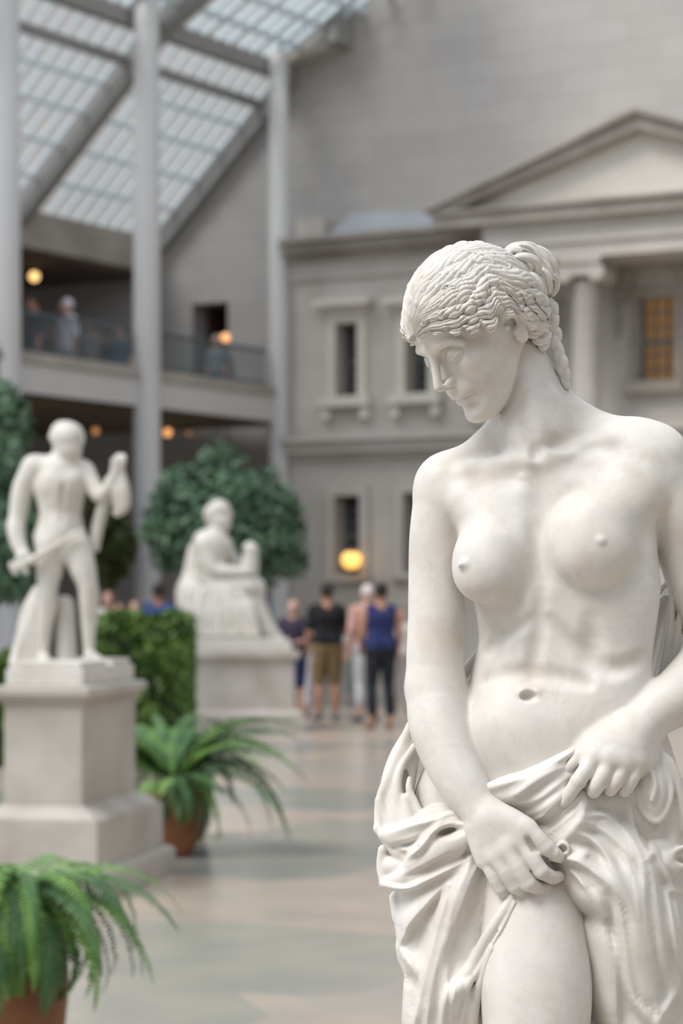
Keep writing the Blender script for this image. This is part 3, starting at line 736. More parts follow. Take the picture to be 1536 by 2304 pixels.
    onc(B([(1065, 1250, 6, 6), (940, 1370, 6, 5), (840, 1480, 6, 5), (800, 1560, 6, 5), (785, 1800, 4, 6)]), 5)
    onc(B([(1440, 560, 4, 5), (1300, 840, 3, 5), (1150, 1100, 3, 5), (1065, 1250, 3, 5)]), 5)
    onc(B([(1230, 1000, 1, 8), (1140, 1250, 2, 9), (1075, 1500, 3, 9), (1035, 1800, 3, 10)]), 6)
    ch(B([(1000, 1400, 96, 14), (970, 1560, 96, 16), (950, 1800, 96, 18)]), 8)
    # --- folds gathered between the hands
    G = cG
    ch([(1108, 1788, 112, 20), (1180, 1772, 126, 28), (1250, 1748, 134, 28), (1305, 1728, 134, 22)], 16)
    ch([(1185, 1832, 118, 22), (1240, 1806, 132, 30), (1296, 1785, 136, 26)], 16)
    ch([(1235, 1884, 122, 22), (1275, 1856, 132, 26), (1308, 1815, 136, 18)], 16)
    ch(G([(400, 500, 126, 8), (560, 450, 138, 8), (700, 410, 143, 8), (900, 310, 147, 7), (1110, 190, 150, 7)]), 8)
    rd(G([(400, 500, 128, 11), (560, 450, 138, 12), (700, 410, 142, 12), (900, 310, 146, 10), (1110, 190, 150, 8)]), 6)
    rd(G([(520, 590, 134, 10), (640, 530, 146, 11), (800, 430, 152, 10), (1010, 330, 156, 8)]), 5)
    rd(G([(560, 610, 146, 5), (650, 540, 156, 5), (780, 430, 160, 5), (960, 330, 160, 4)]), 4)
    rd(G([(640, 650, 136, 11), (800, 590, 148, 12), (930, 500, 154, 12), (1050, 420, 156, 8)]), 5)
    rd(G([(740, 735, 136, 7), (880, 640, 146, 7), (1020, 530, 150, 6)]), 4)
    rd(G([(780, 790, 140, 8), (850, 740, 152, 10), (930, 660, 158, 11), (1040, 560, 158, 9)]), 4)
    rd(G([(860, 860, 140, 6), (1000, 740, 148, 6), (1120, 600, 154, 6), (1210, 500, 156, 6)]), 4)
    rd(G([(880, 900, 136, 7), (1010, 790, 142, 6), (1130, 680, 148, 6), (1200, 560, 150, 6)]), 4)
    rd(G([(920, 980, 136, 12), (1040, 880, 142, 16), (1150, 770, 144, 14), (1205, 640, 146, 9), (1215, 560, 150, 6)]), 6)
    rd(G([(965, 1000, 150, 5), (1090, 880, 158, 6), (1175, 770, 160, 6), (1205, 690, 160, 5)]), 4)
    rd(G([(1160, 720, 158, 4), (1170, 640, 158, 4), (1160, 600, 156, 4)]), 4)
    # --- hip and thigh cover (crop C)
    K = cC
    on(K([(470, 385, 2, 7), (560, 410, 4, 7), (660, 470, 5, 7), (760, 580, 5, 7), (830, 720, 5, 8), (930, 900, 6, 9), (1010, 1120, 7, 10), (1090, 1400, 7, 11), (1180, 1750, 7, 12), (1260, 2060, 6, 11), (1290, 2300, 5, 10)]), 7)
    on(K([(600, 480, 2, 5), (700, 580, 2, 5), (780, 690, 2, 5)]), 7, 's')
    on(K([(380, 640, 2, 6), (480, 650, 4, 8), (590, 720, 5, 9), (730, 820, 6, 9), (850, 920, 6, 8), (950, 1040, 5, 7), (1010, 1150, 4, 6)]), 7)
    on(K([(400, 700, 2, 5), (560, 745, 2, 6), (720, 860, 2, 6)]), 6, 's')
    on(K([(480, 560, 3, 8), (560, 590, 3, 7), (600, 630, 3, 6)]), 8)
    on(K([(350, 730, 2, 3), (440, 800, 2, 4), (520, 910, 2, 4), (590, 990, 1, 3)]), 4, 's')
    on(K([(360, 720, 4, 4), (470, 800, 4, 5), (560, 910, 4, 5), (615, 1010, 3, 4)]), 4)
    on(K([(640, 900, 2, 14), (700, 1040, 3, 14), (760, 1170, 4, 9), (785, 1205, 3, 5)]), 10)
    on(K([(800, 1100, 1, 6), (820, 1250, 1, 7), (860, 1500, 1, 7)]), 8, 's')
    on(K([(270, 1020, 1, 3), (400, 1220, 2, 4), (500, 1400, 3, 5), (590, 1600, 3, 5), (630, 1800, 3, 5), (680, 2020, 3, 5), (760, 2300, 3, 6)]), 4)
    on(K([(540, 1250, 2, 16), (640, 1450, 4, 22), (700, 1650, 5, 24), (720, 1900, 5, 26), (790, 2200, 4, 28)]), 16)
    on(K([(740, 1300, 3, 8), (770, 1550, 4, 9), (785, 1800, 5, 11), (790, 2000, 4, 12), (850, 2300, 3, 14)]), 12)
    on(K([(785, 1830, 4, 6), (785, 1850, 4, 6)]), 10)
    on(K([(880, 1000, 2, 7), (910, 1250, 2, 10), (940, 1500, 2, 12), (960, 1800, 2, 14), (1010, 2100, 2, 16), (1100, 2300, 2, 18)]), 7, 's')
    on(K([(870, 970, 5, 6), (905, 1180, 6, 7), (945, 1450, 7, 7), (985, 1750, 8, 7), (1040, 1980, 8, 6), (1150, 2130, 8, 6), (1285, 2290, 6, 5)]), 5)
    on(K([(1000, 1250, 3, 16), (1070, 1550, 4, 20), (1140, 1850, 4, 20), (1210, 2060, 3, 14)]), 12)
    # hip arcs
    on(K([(520, 290, 1, 6), (640, 300, 3, 7), (760, 370, 3, 7), (900, 480, 3, 7), (1000, 600, 3, 7), (1070, 700, 2, 6)]), 8)
    on(K([(600, 230, 2, 6), (760, 230, 3, 8), (900, 330, 3, 8), (1020, 450, 3, 8), (1110, 620, 4, 8), (1130, 800, 4, 8), (1130, 1000, 4, 8), (1150, 1250, 4, 8), (1180, 1500, 4, 8)]), 7)
    on(K([(660, 260, 1, 4), (800, 260, 1, 5), (900, 350, 1, 5), (1000, 450, 1, 5)]), 5, 's')
    on(K([(560, 260, 1, 4), (700, 320, 1, 4), (860, 430, 1, 5), (1000, 560, 1, 4)]), 5, 's')
    on(K([(930, 580, 2, 5), (990, 700, 3, 7), (1040, 850, 3, 8), (1070, 1050, 3, 8), (1090, 1250, 2, 6)]), 8)
    on(K([(1165, 800, 0, 6), (1160, 1000, 0, 8), (1165, 1250, 0, 8), (1180, 1500, 0, 7), (1210, 1750, 0, 7), (1240, 2000, 0, 7)]), 6, 's')
    on(K([(1010, 90, 4, 7), (1050, 280, 5, 9), (1110, 460, 5, 9), (1180, 620, 6, 9), (1230, 800, 7, 11), (1270, 1050, 7, 14), (1310, 1350, 7, 16), (1370, 1650, 6, 18), (1430, 1880, 5, 14), (1380, 2050, 4, 10), (1310, 2160, 3, 5)]), 7)
    on(K([(1300, 850, 2, 8), (1340, 1100, 2, 10), (1400, 1400, 2, 10), (1450, 1700, 2, 9), (1500, 1900, 2, 9)]), 7, 's')
    on(K([(1360, 950, 3, 7), (1420, 1250, 4, 8), (1480, 1500, 4, 9), (1540, 1750, 3, 8)]), 7)
    on(K([(1470, 1000, 3, 9), (1530, 1300, 3, 10), (1600, 1600, 3, 10)]), 8)
    # --- cloth hanging from her left hand
    E_ = cE
    on(K([(1160, 540, 4, 6), (1200, 590, 6, 7), (1270, 610, 7, 6), (1340, 720, 8, 6), (1400, 850, 9, 5), (1460, 970, 10, 4.5), (1540, 1005, 10, 4)]), 5)
    on(K([(1200, 520, 3, 12), (1260, 540, 4, 14), (1330, 620, 4, 14), (1420, 760, 4, 14), (1500, 880, 3, 14)]), 8)
    ch([(1462, 1720, 118, 26), (1466, 1770, 128, 36), (1472, 1815, 130, 28), (1478, 1840, 130, 14)], 12)
    ch([(1432, 1775, 138, 7), (1440, 1812, 144, 7), (1458, 1838, 148, 7), (1478, 1848, 148, 7), (1496, 1828, 146, 7), (1508, 1795, 142, 7), (1508, 1762, 138, 7), (1496, 1728, 134, 8), (1478, 1700, 128, 8)], 6)
    ch([(1448, 1742, 162, 4), (1456, 1770, 168, 6), (1450, 1795, 168, 5)], 6, 's')
    ch([(1478, 1752, 164, 5), (1484, 1785, 168, 7), (1474, 1815, 166, 6)], 6, 's')
    ch([(1464, 1735, 158, 6), (1474, 1768, 164, 6), (1466, 1800, 164, 6)], 5)
    ch([(1478, 1690, 126, 10), (1506, 1716, 128, 11), (1522, 1752, 128, 11), (1532, 1800, 124, 12), (1545, 1860, 116, 14)], 8)
    ch([(1514, 1800, 112, 12), (1508, 1860, 114, 15), (1512, 1910, 116, 14), (1540, 1920, 116, 10)], 8)
    ch([(1503, 1936, 128, 4.5), (1520, 1946, 128, 4.5), (1545, 1948, 128, 4.5)], 4)
    ch([(1504, 1932, 128, 4.5), (1520, 1914, 132, 5), (1545, 1902, 134, 5)], 4)
    ch([(1500, 1780, 96, 30), (1500, 1850, 92, 34), (1510, 1900, 92, 30)], 16)
    # --- cloth over the forearm behind
    ch([(1540, 1270, -74, 30), (1505, 1345, -74, 24), (1488, 1420, -74, 24)], 14)
    ch([(1560, 1270, -30, 26), (1530, 1350, -44, 30), (1512, 1450, -50, 34), (1496, 1540, -50, 36), (1480, 1620, -40, 38)], 16)
    ch([(1548, 1240, 24, 8), (1528, 1278, 22, 8), (1508, 1312, 16, 8), (1512, 1345, 6, 8), (1505, 1420, -8, 9), (1492, 1490, -16, 9), (1480, 1560, -20, 9)], 7)
    ch([(1545, 1300, 10, 9), (1530, 1390, 0, 9), (1518, 1460, -6, 9), (1495, 1530, -12, 9), (1478, 1575, -16, 8)], 6)
    ch([(1552, 1400, 10, 9), (1530, 1480, 2, 9), (1505, 1545, -4, 9)], 6)
    ch([(1500, 1312, -24, 6), (1482, 1332, -40, 7), (1475, 1352, -50, 7), (1470, 1400, -56, 7)], 5)
    ch([(1496, 1344, -40, 6), (1480, 1366, -56, 7), (1468, 1400, -64, 7)], 5)
    ch([(1492, 1372, -50, 6), (1472, 1400, -66, 7), (1462, 1440, -70, 8)], 5)
    ch([(1484, 1400, -60, 14), (1472, 1470, -70, 18), (1466, 1540, -70, 18)], 8)
    # free edges
    KE = lambda L: [(1180 + a / 4.315, 1780 + b / 4.315) for a, b in L]
    BE = lambda L: [(820 + a / 4.267, 1900 + b / 4.267) for a, b in L]
    edge(KE([(860, 960), (905, 1180), (945, 1450), (985, 1750), (1040, 1980), (1150, 2130), (1285, 2270)]), 16, 46, SGN)
    edge(KE([(1285, 2270), (1310, 2170), (1400, 2050), (1475, 1930), (1450, 1780)]), 14, 40, SGN)
    edge(KE([(1165, 800), (1155, 1000), (1165, 1250), (1200, 1600), (1240, 1900)]), 12, 40, SGN)
    edge(KE([(330, 640), (480, 655), (590, 720), (730, 820), (850, 925), (950, 1050)]), 11, 40, -SGN)
    edge(KE([(470, 385), (640, 455), (760, 590), (830, 740), (930, 930), (1000, 1110)]), 9, 36, -SGN)
    edge(KE([(560, 310), (760, 370), (900, 480), (1010, 610), (1080, 740)]), 7, 30, -SGN)
    edge(KE([(600, 225), (760, 225), (900, 320), (1020, 450), (1110, 640)]), 7, 30, SGN)
    edge(BE([(1010, 180), (900, 450), (820, 720), (725, 1080), (645, 1400), (600, 1800)]), 12, 34, -SGN)
    edge(BE([(805, 430), (765, 620), (700, 850), (620, 1200), (530, 1560), (480, 1800)]), 12, 34, -SGN)
    edge(BE([(775, 405), (600, 600), (440, 800), (400, 900)]), 10, 40, SGN)
    edge(BE([(390, 1130), (470, 1240), (560, 1400)]), 12, 40, -SGN)
    for L in ([(1450, 1000), (1500, 1300), (1560, 1700)], [(1390, 1000), (1440, 1350), (1500, 1650)]): edge(KE(L), 9, 24, SGN)
    for L in ([(860, 1500), (880, 1900), (900, 2300)], [(1000, 2100), (1060, 2300)], [(640, 1900), (700, 2300)], [(1350, 2120), (1380, 2400)]): edge(KE(L), 10, 30, SGN)
    for L in ([(1000, 1380), (960, 1600), (950, 1800)], [(420, 1500), (400, 1850)], [(900, 1250), (860, 1420), (840, 1700)]): edge(BE(L), 10, 28, -SGN)
    sc.tents([([(x, y, h * 1.65, w) for x, y, h, w in R], a) for R, a in T_])
    # little curl by the thumb
    ch(G([(975, 1010, 182, 4.5), (1020, 985, 186, 4.5), (1065, 1010, 188, 4.5), (1070, 1060, 186, 4.5), (1030, 1085, 182, 4.5)]), 4)
    ch(G([(900, 1130, 176, 5), (960, 1120, 178, 5), (1000, 1150, 178, 4)]), 4)
    return sc
SGN = 1
SD = drape()
V, F = SD.mesh(2.1, 4, hi=[1e9, 1085, 1e9], extra=9.0); V = ST.world(relax(V, F))
# lower skirt down to the base, outside the photo
lo = Sculpt()
for i in range(16):
    a = 2 * math.pi * i / 16; rx, rz = 250, 120
    u, w = 1240 + rx * math.cos(a), 10 + rz * math.sin(a)
    lo.chain(ST.pts([(u, 2380, w * .8, 62), (u + 10 * math.cos(a), 2800, w, 60 + 12 * (i % 2)), (u + 30 * math.cos(a), 3210, w * 1.2, 66)]), 30)
lo.chain(ST.pts([(1240, 2380, 0, 160), (1240, 3200, 0, 180)]), 30)
V2, F2 = lo.mesh(10, 3); V2 = ST.world(V2)
obj('drapery', np.vstack([V, V2]), np.vstack([F, F2 + len(V)]), MARBLE, statue, True)
MB().box(-.02, .60, 2.66, 3.20, .38, .475).build('plinth', MARBLE, statue, bevel=.012)

# ================================================================== COURT
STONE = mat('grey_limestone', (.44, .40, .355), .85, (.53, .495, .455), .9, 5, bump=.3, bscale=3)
def block_wall():
    m = bpy.data.materials.new('court_wall_blocks'); m.use_nodes = True; nt = m.node_tree; b = nt.nodes['Principled BSDF']; b.inputs['Roughness'].default_value = .9
    tc = nt.nodes.new('ShaderNodeTexCoord'); br = nt.nodes.new('ShaderNodeTexBrick'); mp = nt.nodes.new('ShaderNodeMapping')
    nt.links.new(tc.outputs['UV'], mp.inputs['Vector']); nt.links.new(mp.outputs['Vector'], br.inputs['Vector'])
    br.inputs['Color1'].default_value = (.42, .395, .37, 1); br.inputs['Color2'].default_value = (.46, .435, .41, 1); br.inputs['Mortar'].default_value = (.39, .37, .345, 1)
    br.inputs['Scale'].default_value = 1.0; br.inputs['Brick Width'].default_value = 1.1; br.inputs['Row Height'].default_value = .36; br.inputs['Mortar Size'].default_value = .012
    nz = nt.nodes.new('ShaderNodeTexNoise'); nz.inputs['Scale'].default_value = .35; nz.inputs['Detail'].default_value = 4
    nt.links.new(tc.outputs['Object'], nz.inputs['Vector'])
    mx = nt.nodes.new('ShaderNodeMix'); mx.data_type = 'RGBA'; mx.blend_type = 'MULTIPLY'; mx.inputs['Factor'].default_value = 1
    rp = nt.nodes.new('ShaderNodeValToRGB'); rp.color_ramp.elements[0].position = .35; rp.color_ramp.elements[0].color = (.86, .86, .87, 1); rp.color_ramp.elements[1].position = .65; rp.color_ramp.elements[1].color = (1, .985, .96, 1)
    nt.links.new(nz.outputs['Fac'], rp.inputs['Fac']); nt.links.new(br.outputs['Color'], mx.inputs['A']); nt.links.new(rp.outputs['Color'], mx.inputs['B'])
    nt.links.new(mx.outputs['Result'], b.inputs['Base Color']); return m
WALLM = block_wall()
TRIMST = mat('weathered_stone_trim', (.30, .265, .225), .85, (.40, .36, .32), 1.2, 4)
CREAM = mat('cream_limestone', (.56, .51, .44), .85, (.66, .62, .56), .8, 4)
COLM = mat('painted_steel_column', (.50, .485, .47), .6, (.54, .525, .51), .5)
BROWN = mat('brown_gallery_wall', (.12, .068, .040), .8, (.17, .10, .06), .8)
DARK = mat('dark_window_glass', (.025, .03, .032), .15, (.05, .055, .055), 2, spec=.5)
MULL = mat('window_muntin', (.16, .16, .155), .6)
ROOFM = mat('roof_frame_metal', (.27, .26, .245), .6)
BARM = mat('glazing_bar', (.62, .69, .72), .5)
LEAD = mat('lead_roof', (.30, .31, .33), .6, (.36, .37, .385), 1)
RAILM = mat('dark_iron', (.09, .11, .12), .5)
def floor_mat():
    m = bpy.data.materials.new('polished_stone_floor'); m.use_nodes = True; nt = m.node_tree; b = nt.nodes['Principled BSDF']; L = nt.links; N = nt.nodes
    tc = N.new('ShaderNodeTexCoord'); mp = N.new('ShaderNodeMapping'); L.new(tc.outputs['Object'], mp.inputs['Vector'])
    mp.inputs['Rotation'].default_value = (0, 0, math.radians(28)); mp.inputs['Location'].default_value = (.35, .2, 0)
    ck = N.new('ShaderNodeTexVoronoi'); ck.inputs['Scale'].default_value = .62; ck.distance = 'CHEBYCHEV'; ck.inputs['Randomness'].default_value = .35
    L.new(mp.outputs['Vector'], ck.inputs['Vector'])
    rp = N.new('ShaderNodeValToRGB'); rp.color_ramp.interpolation = 'CONSTANT'; e = rp.color_ramp.elements
    cols = [(0, (.45, .39, .33)), (.28, (.40, .37, .33)), (.5, (.305, .31, .28)), (.68, (.44, .385, .335)), (.86, (.35, .34, .30))]
    e[0].position = 0; e[0].color = (*cols[0][1], 1); e[1].position = .28; e[1].color = (*cols[1][1], 1)
    for p, c in cols[2:]: x = e.new(p); x.color = (*c, 1)
    sp = N.new('ShaderNodeSeparateColor'); L.new(ck.outputs['Color'], sp.inputs['Color']); L.new(sp.outputs['Red'], rp.inputs['Fac'])
    nz = N.new('ShaderNodeTexNoise'); nz.inputs['Scale'].default_value = 2.2; nz.inputs['Detail'].default_value = 6; L.new(tc.outputs['Object'], nz.inputs['Vector'])
    r2 = N.new('ShaderNodeValToRGB'); r2.color_ramp.elements[0].position = .3; r2.color_ramp.elements[0].color = (.84, .86, .86, 1); r2.color_ramp.elements[1].position = .7; r2.color_ramp.elements[1].color = (1.08, 1.03, .97, 1)
    L.new(nz.outputs['Fac'], r2.inputs['Fac'])
    mx = N.new('ShaderNodeMix'); mx.data_type = 'RGBA'; mx.blend_type = 'MULTIPLY'; mx.inputs['Factor'].default_value = 1
    L.new(rp.outputs['Color'], mx.inputs['A']); L.new(r2.outputs['Color'], mx.inputs['B']); L.new(mx.outputs['Result'], b.inputs['Base Color'])
    b.inputs['Roughness'].default_value = .22; b.inputs['Specular IOR Level'].default_value = .5
    return m
def struct(mb, name, m, parent=None, bevel=0):
    o = mb.build(name, m, parent, bevel=bevel)
    if parent is None: o['kind'] = 'structure'
    return o
fl = MB(); fl.box(-30, 30, -12, 55, -.3, 0); struct(fl, 'floor', floor_mat())

fW = Vector((.883, -.4694, 0)); nW = Vector((-.4694, -.883, 0)); oW = Vector((-.947, 37, 0))
def Ws(u, d=0):
    o = oW + nW * d; k = (u - 768) / FPX
    return (k * o.y - o.x) / (fW.x - k * fW.y)
def Wy(u, d=0): return (oW + nW * d + fW * Ws(u, d)).y
def Wz(u, v, d=0): return EYE + (HORIZON - v) / FPX * Wy(u, d)
def Wp(s, z, d=0): p = oW + nW * d + fW * s; p.z = z; return p
def wbox(mb, s0, s1, z0, z1, d0, d1): return mb.obox(Wp(s0, z0, d0), fW * (s1 - s0), nW * (d1 - d0), (0, 0, z1 - z0))
def holes(mb, s0, s1, z0, z1, d0, d1, hs):
    S_ = sorted({s0, s1, *[h[0] for h in hs], *[h[1] for h in hs]}); Z_ = sorted({z0, z1, *[h[2] for h in hs], *[h[3] for h in hs]})
    for a, b in zip(S_[:-1], S_[1:]):
        for c, d in zip(Z_[:-1], Z_[1:]):
            if any(h[0] <= (a + b) / 2 <= h[1] and h[2] <= (c + d) / 2 <= h[3] for h in hs): continue
            wbox(mb, a, b, c, d, d0, d1)
def add_uv(o):
    me = o.data; uv = me.uv_layers.new(name='UV')
    for lp in me.loops:
        co = me.vertices[lp.vertex_index].co; p = Vector(co) - oW
        uv.data[lp.index].uv = (p.dot(fW), co.z)
# back wall with the doorway of the upper gallery
sd0, sd1 = Ws(432), Ws(512); zd0, zd1 = 4.55, Wz(470, 682)
mb = MB(); holes(mb, Ws(-260), 13.0, 0, 16.0, -.5, 0, [(sd0, sd1, zd0, zd1)]); w = struct(mb, 'wall_back', WALLM); add_uv(w)
mb = MB(); wbox(mb, sd0 - .1, sd1 + .1, zd0 - .1, zd1 + .1, -2.6, -2.5); wbox(mb, sd0 - .1, sd0, zd0, zd1, -2.6, -.5); wbox(mb, sd1, sd1 + .1, zd0, zd1, -2.6, -.5); wbox(mb, sd0 - .1, sd1 + .1, zd1, zd1 + .1, -2.6, -.5); wbox(mb, sd0 - .1, sd1 + .1, zd0 - .1, zd0, -2.6, -.5)
struct(mb, 'door_1', BROWN)

# the other walls of the court, beside and behind the camera
mb = MB(); mb.box(-26, 11, -9.3, -9, 0, 9.5); struct(mb, 'wall_front', WALLM)
mb = MB(); mb.box(9.2, 9.5, -9, 32.0, 0, 11); struct(mb, 'wall_right', WALLM)
# --- bank facade
fac = empty('stone_facade', Wp(Ws(900), 0, .8)); tag(fac, 'grey stone two-storey classical facade with pediment and tall windows across the back of the court', 'building facade')
F1 = .8
sL = Ws(652, F1); sM = Ws(1095, F1); sR = 13.0
def win(uc, hw, v0, v1, d=F1): s = Ws(uc, d); k = Wy(uc, d) / FPX / .94; return (s - hw * k, s + hw * k, Wz(uc, v1, d), Wz(uc, v0, d))
wins = [win(782, 26, 727, 893), win(940, 27, 722, 886), win(783, 30, 1115, 1292), win(937, 30, 1108, 1286), win(1095, 30, 1101, 1282), win(1095, 27, 716, 880)]
cz0, cz1 = Wz(660, 1022, F1), Wz(660, 985, F1); tz0, tz1 = Wz(660, 577, F1), Wz(660, 545, F1)
mb = MB(); holes(mb, sL, sM + .35, 0, tz0, .35, F1, wins); wbox(mb, sL, sM + .35, 0, tz0, 0, .05)
holes(mb, sM + .35, sR, 0, cz1, .35, F1, [(a + .1, b + .1, c, d) for a, b, c, d in [win(1270, 30, 1095, 1276), win(1450, 30, 1090, 1272)]]); wbox(mb, sM + .35, sR, 0, cz1, 0, .05)
mb.build('wall', STONE, fac)
mb = MB(); wbox(mb, sL, sR, cz0, cz1 - .1, F1, F1 + .22); wbox(mb, sL, sR, cz1 - .1, cz1, F1, F1 + .32); wbox(mb, sL, sR, cz0 - .09, cz0, F1, F1 + .10)
mb.build('string_course', STONE, fac)
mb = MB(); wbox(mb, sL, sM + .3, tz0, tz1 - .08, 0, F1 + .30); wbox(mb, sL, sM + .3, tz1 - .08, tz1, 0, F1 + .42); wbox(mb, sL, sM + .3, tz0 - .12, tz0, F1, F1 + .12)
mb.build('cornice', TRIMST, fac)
mb = MB(); wbox(mb, sL, sM + .3, tz0 - .42, tz0 - .12, F1, F1 + .05); mb.build('frieze', STONE, fac); mb = MB(); wbox(mb, sL, sR, 0, .5, F1, F1 + .12); mb.build('wall_base', STONE, fac)
for i, (a, b, c, d) in enumerate(wins[:4]):
    f = MB(); wbox(f, a - .16, a, c, d, F1, F1 + .07); wbox(f, b, b + .16, c, d, F1, F1 + .07); wbox(f, a - .16, b + .16, d, d + .16, F1, F1 + .07)
    if d > 5:
        wbox(f, a - .30, b + .30, d + .26, d + .36, F1, F1 + .28); wbox(f, a - .22, b + .22, d + .16, d + .26, F1, F1 + .14)
        wbox(f, a - .26, b + .26, c - .16, c, F1, F1 + .20); wbox(f, a - .22, a - .08, c - .36, c - .16, F1, F1 + .14); wbox(f, b + .08, b + .22, c - .36, c - .16, F1, F1 + .14)
    else: wbox(f, a - .2, b + .2, c - .12, c, F1, F1 + .12)
    fo = f.build('window', CREAM if d > 5 else STONE, fac)
    g = MB(); wbox(g, a, b, c, d, .40, .44); g.build('pane', DARK, fo)
    g = MB()
    for q in range(1, 3): wbox(g, a + (b - a) * q / 3 - .01, a + (b - a) * q / 3 + .01, c, d, .44, .47)
    for q in range(1, 6): h = .035 if q == 3 else .012; wbox(g, a, b, c + (d - c) * q / 6 - h, c + (d - c) * q / 6 + h, .44, .47)
    wbox(g, a, a + .03, c, d, .44, .48); wbox(g, b - .03, b, c, d, .44, .48); g.build('sash', MULL, fo)
# roof and attic behind the left cornice
mb = MB(); a = Wp(sL, tz1, .5); mb.prism([Wp(Ws(728, .5), tz1, .55), Wp(Ws(985, .5), tz1, .55), Wp(Ws(985, .5), tz1 + .42, .02), Wp(Ws(760, .5), tz1 + .52, .02)], nW * .05)
mb.build('roof_slope', LEAD, fac)
mb = MB(); wbox(mb, Ws(664, .4), Ws(722, .4), tz1, tz1 + .45, .02, .35); mb.build('attic_block', CREAM, fac)
# portico: entablature, pediment, columns
D0, D1 = .9, 1.7
su = lambda u: Ws(u, D1)
z_c0, z_c1 = Wz(970, 520, D1), Wz(970, 492, D1); z_f0 = Wz(1310, 578, D1)
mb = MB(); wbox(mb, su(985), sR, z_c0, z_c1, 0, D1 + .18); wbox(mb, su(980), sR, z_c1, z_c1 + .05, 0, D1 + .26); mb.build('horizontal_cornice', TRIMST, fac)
mb = MB(); wbox(mb, su(1085), sR, z_f0, z_c0, 0, D1); wbox(mb, su(1085), sR, z_f0 + .22, z_f0 + .27, D1, D1 + .05); mb.build('entablature', STONE, fac)
sa = su(1445); za = Wz(1445, 252, D1); s0 = su(968); zb = z_c1 + .05; s1 = 2 * sa - s0
mb = MB(); mb.prism([Wp(s0 + .5, zb, .6), Wp(s1 - .5, zb, .6), Wp(sa, za - .2, .6)], nW * (D1 - .65)); mb.build('tympanum', CREAM, fac)
mb = MB()
for e in (s0, s1):
    mb.prism([Wp(e, zb, 0), Wp(sa, za, 0), Wp(sa, za - .27, 0), Wp(e + (.42 if e < sa else -.42), zb, 0)], nW * (D1 + .2))
    mb.prism([Wp(e, zb + .02, 0), Wp(sa, za + .02, 0), Wp(sa, za - .05, 0), Wp(e + (.1 if e < sa else -.1), zb + .02, 0)], nW * (D1 + .32))
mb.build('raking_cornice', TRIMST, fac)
# recessed wall with arched windows
arcs = [win(1477, 42, 668, 858, .5)]
hs = [(a, b, c, d) for a, b, c, d in arcs]
mb = MB(); holes(mb, sM + .35, sR, cz1, z_f0, .2, .5, hs); wbox(mb, sM + .35, sR, cz1, z_f0, 0, .04); mb.build('recessed_wall', STONE, fac)
AMB = mat('amber_lit_room', (.12, .06, .02), .6, (.20, .11, .04), 1.2, emit=(.30, .155, .05), estr=.30)
for (a, b, c, d) in arcs:
    f = MB(); wbox(f, a - .12, a, c, d, .5, .56); wbox(f, b, b + .12, c, d, .5, .56); wbox(f, a - .18, b + .18, c - .18, c, .5, .68); wbox(f, a - .12, b + .12, d, d + .14, .5, .58)
    cs_, r1, r0 = (a + b) / 2, (b - a) / 2 + .28, (b - a) / 2 + .08
    for q in range(18):
        t0, t1 = math.pi * q / 18, math.pi * (q + 1) / 18
        f.prism([Wp(cs_ + r0 * math.cos(t0), d + .1 + r0 * math.sin(t0), .5), Wp(cs_ + r1 * math.cos(t0), d + .1 + r1 * math.sin(t0), .5), Wp(cs_ + r1 * math.cos(t1), d + .1 + r1 * math.sin(t1), .5), Wp(cs_ + r0 * math.cos(t1), d + .1 + r0 * math.sin(t1), .5)], nW * .1)
    wbox(f, a - .36, a - .12, d - .02, d + .12, .5, .64); wbox(f, b + .12, b + .36, d - .02, d + .12, .5, .64)
    fo = f.build('arched_window', TRIMST, fac)
    g = MB(); wbox(g, a, b, c, d, .22, .26); g.build('pane', AMB, fo)
    g = MB(); wbox(g, a, b, (c + d) / 2 - .06, (c + d) / 2 + .02, .26, .32)
    for q in (1, 2): wbox(g, a + (b - a) * q / 3 - .012, a + (b - a) * q / 3 + .012, c, d, .26, .3)
    for q in (1, 2, 4, 5): wbox(g, a, b, c + (d - c) * q / 6 - .012, c + (d - c) * q / 6 + .012, .26, .3)
    wbox(g, a, a + .05, c, d, .26, .34); wbox(g, b - .05, b, c, d, .26, .34); g.build('sash', MULL, fo)
for uc in (1315, 1665, 1100):
    s = Ws(uc, 1.45); base = Wp(s, 0, 1.4); zt = z_f0; hw = .20
    m_ = MB(); m_.lathe(base, [(.30, cz1), (.30, cz1 + .1), (.25, cz1 + .14), (.215, cz1 + .2), (.205, cz1 + 1.0), (.18, zt - .36), (.2, zt - .34)], 28)
    co = m_.build('ionic_column', STONE, fac, smooth=True)
    c_ = MB(); wbox(c_, s - .34, s + .34, zt - .08, zt, 1.15, 1.7)
    wbox(c_, s - .26, s + .26, zt - .26, zt - .08, 1.2, 1.66)
    for e in (-.25, .25):
        p = Wp(s + e, zt - .22, 1.15); v = []
        ring = [(p + fW * (.13 * math.cos(t)) + Vector((0, 0, .13 * math.sin(t)))) for t in [math.pi * 2 * q / 20 for q in range(20)]]
        c_.prism(ring, nW * .52)
    c_.build('capital', STONE, co)
for uc in (1262, 1392):        # hanging relief swags beside the column
    s = Ws(uc, .5); p = Wp(s, 0, .52); m_ = MB(); z = Wz(uc, 690, .5)
    m_.lathe(p, [(.01, z - .5), (.05, z - .4), (.07, z - .25), (.05, z - .1), (.08, z), (.05, z + .1), (.01, z + .14)], 12); m_.build('swag', TRIMST, fac, smooth=True)

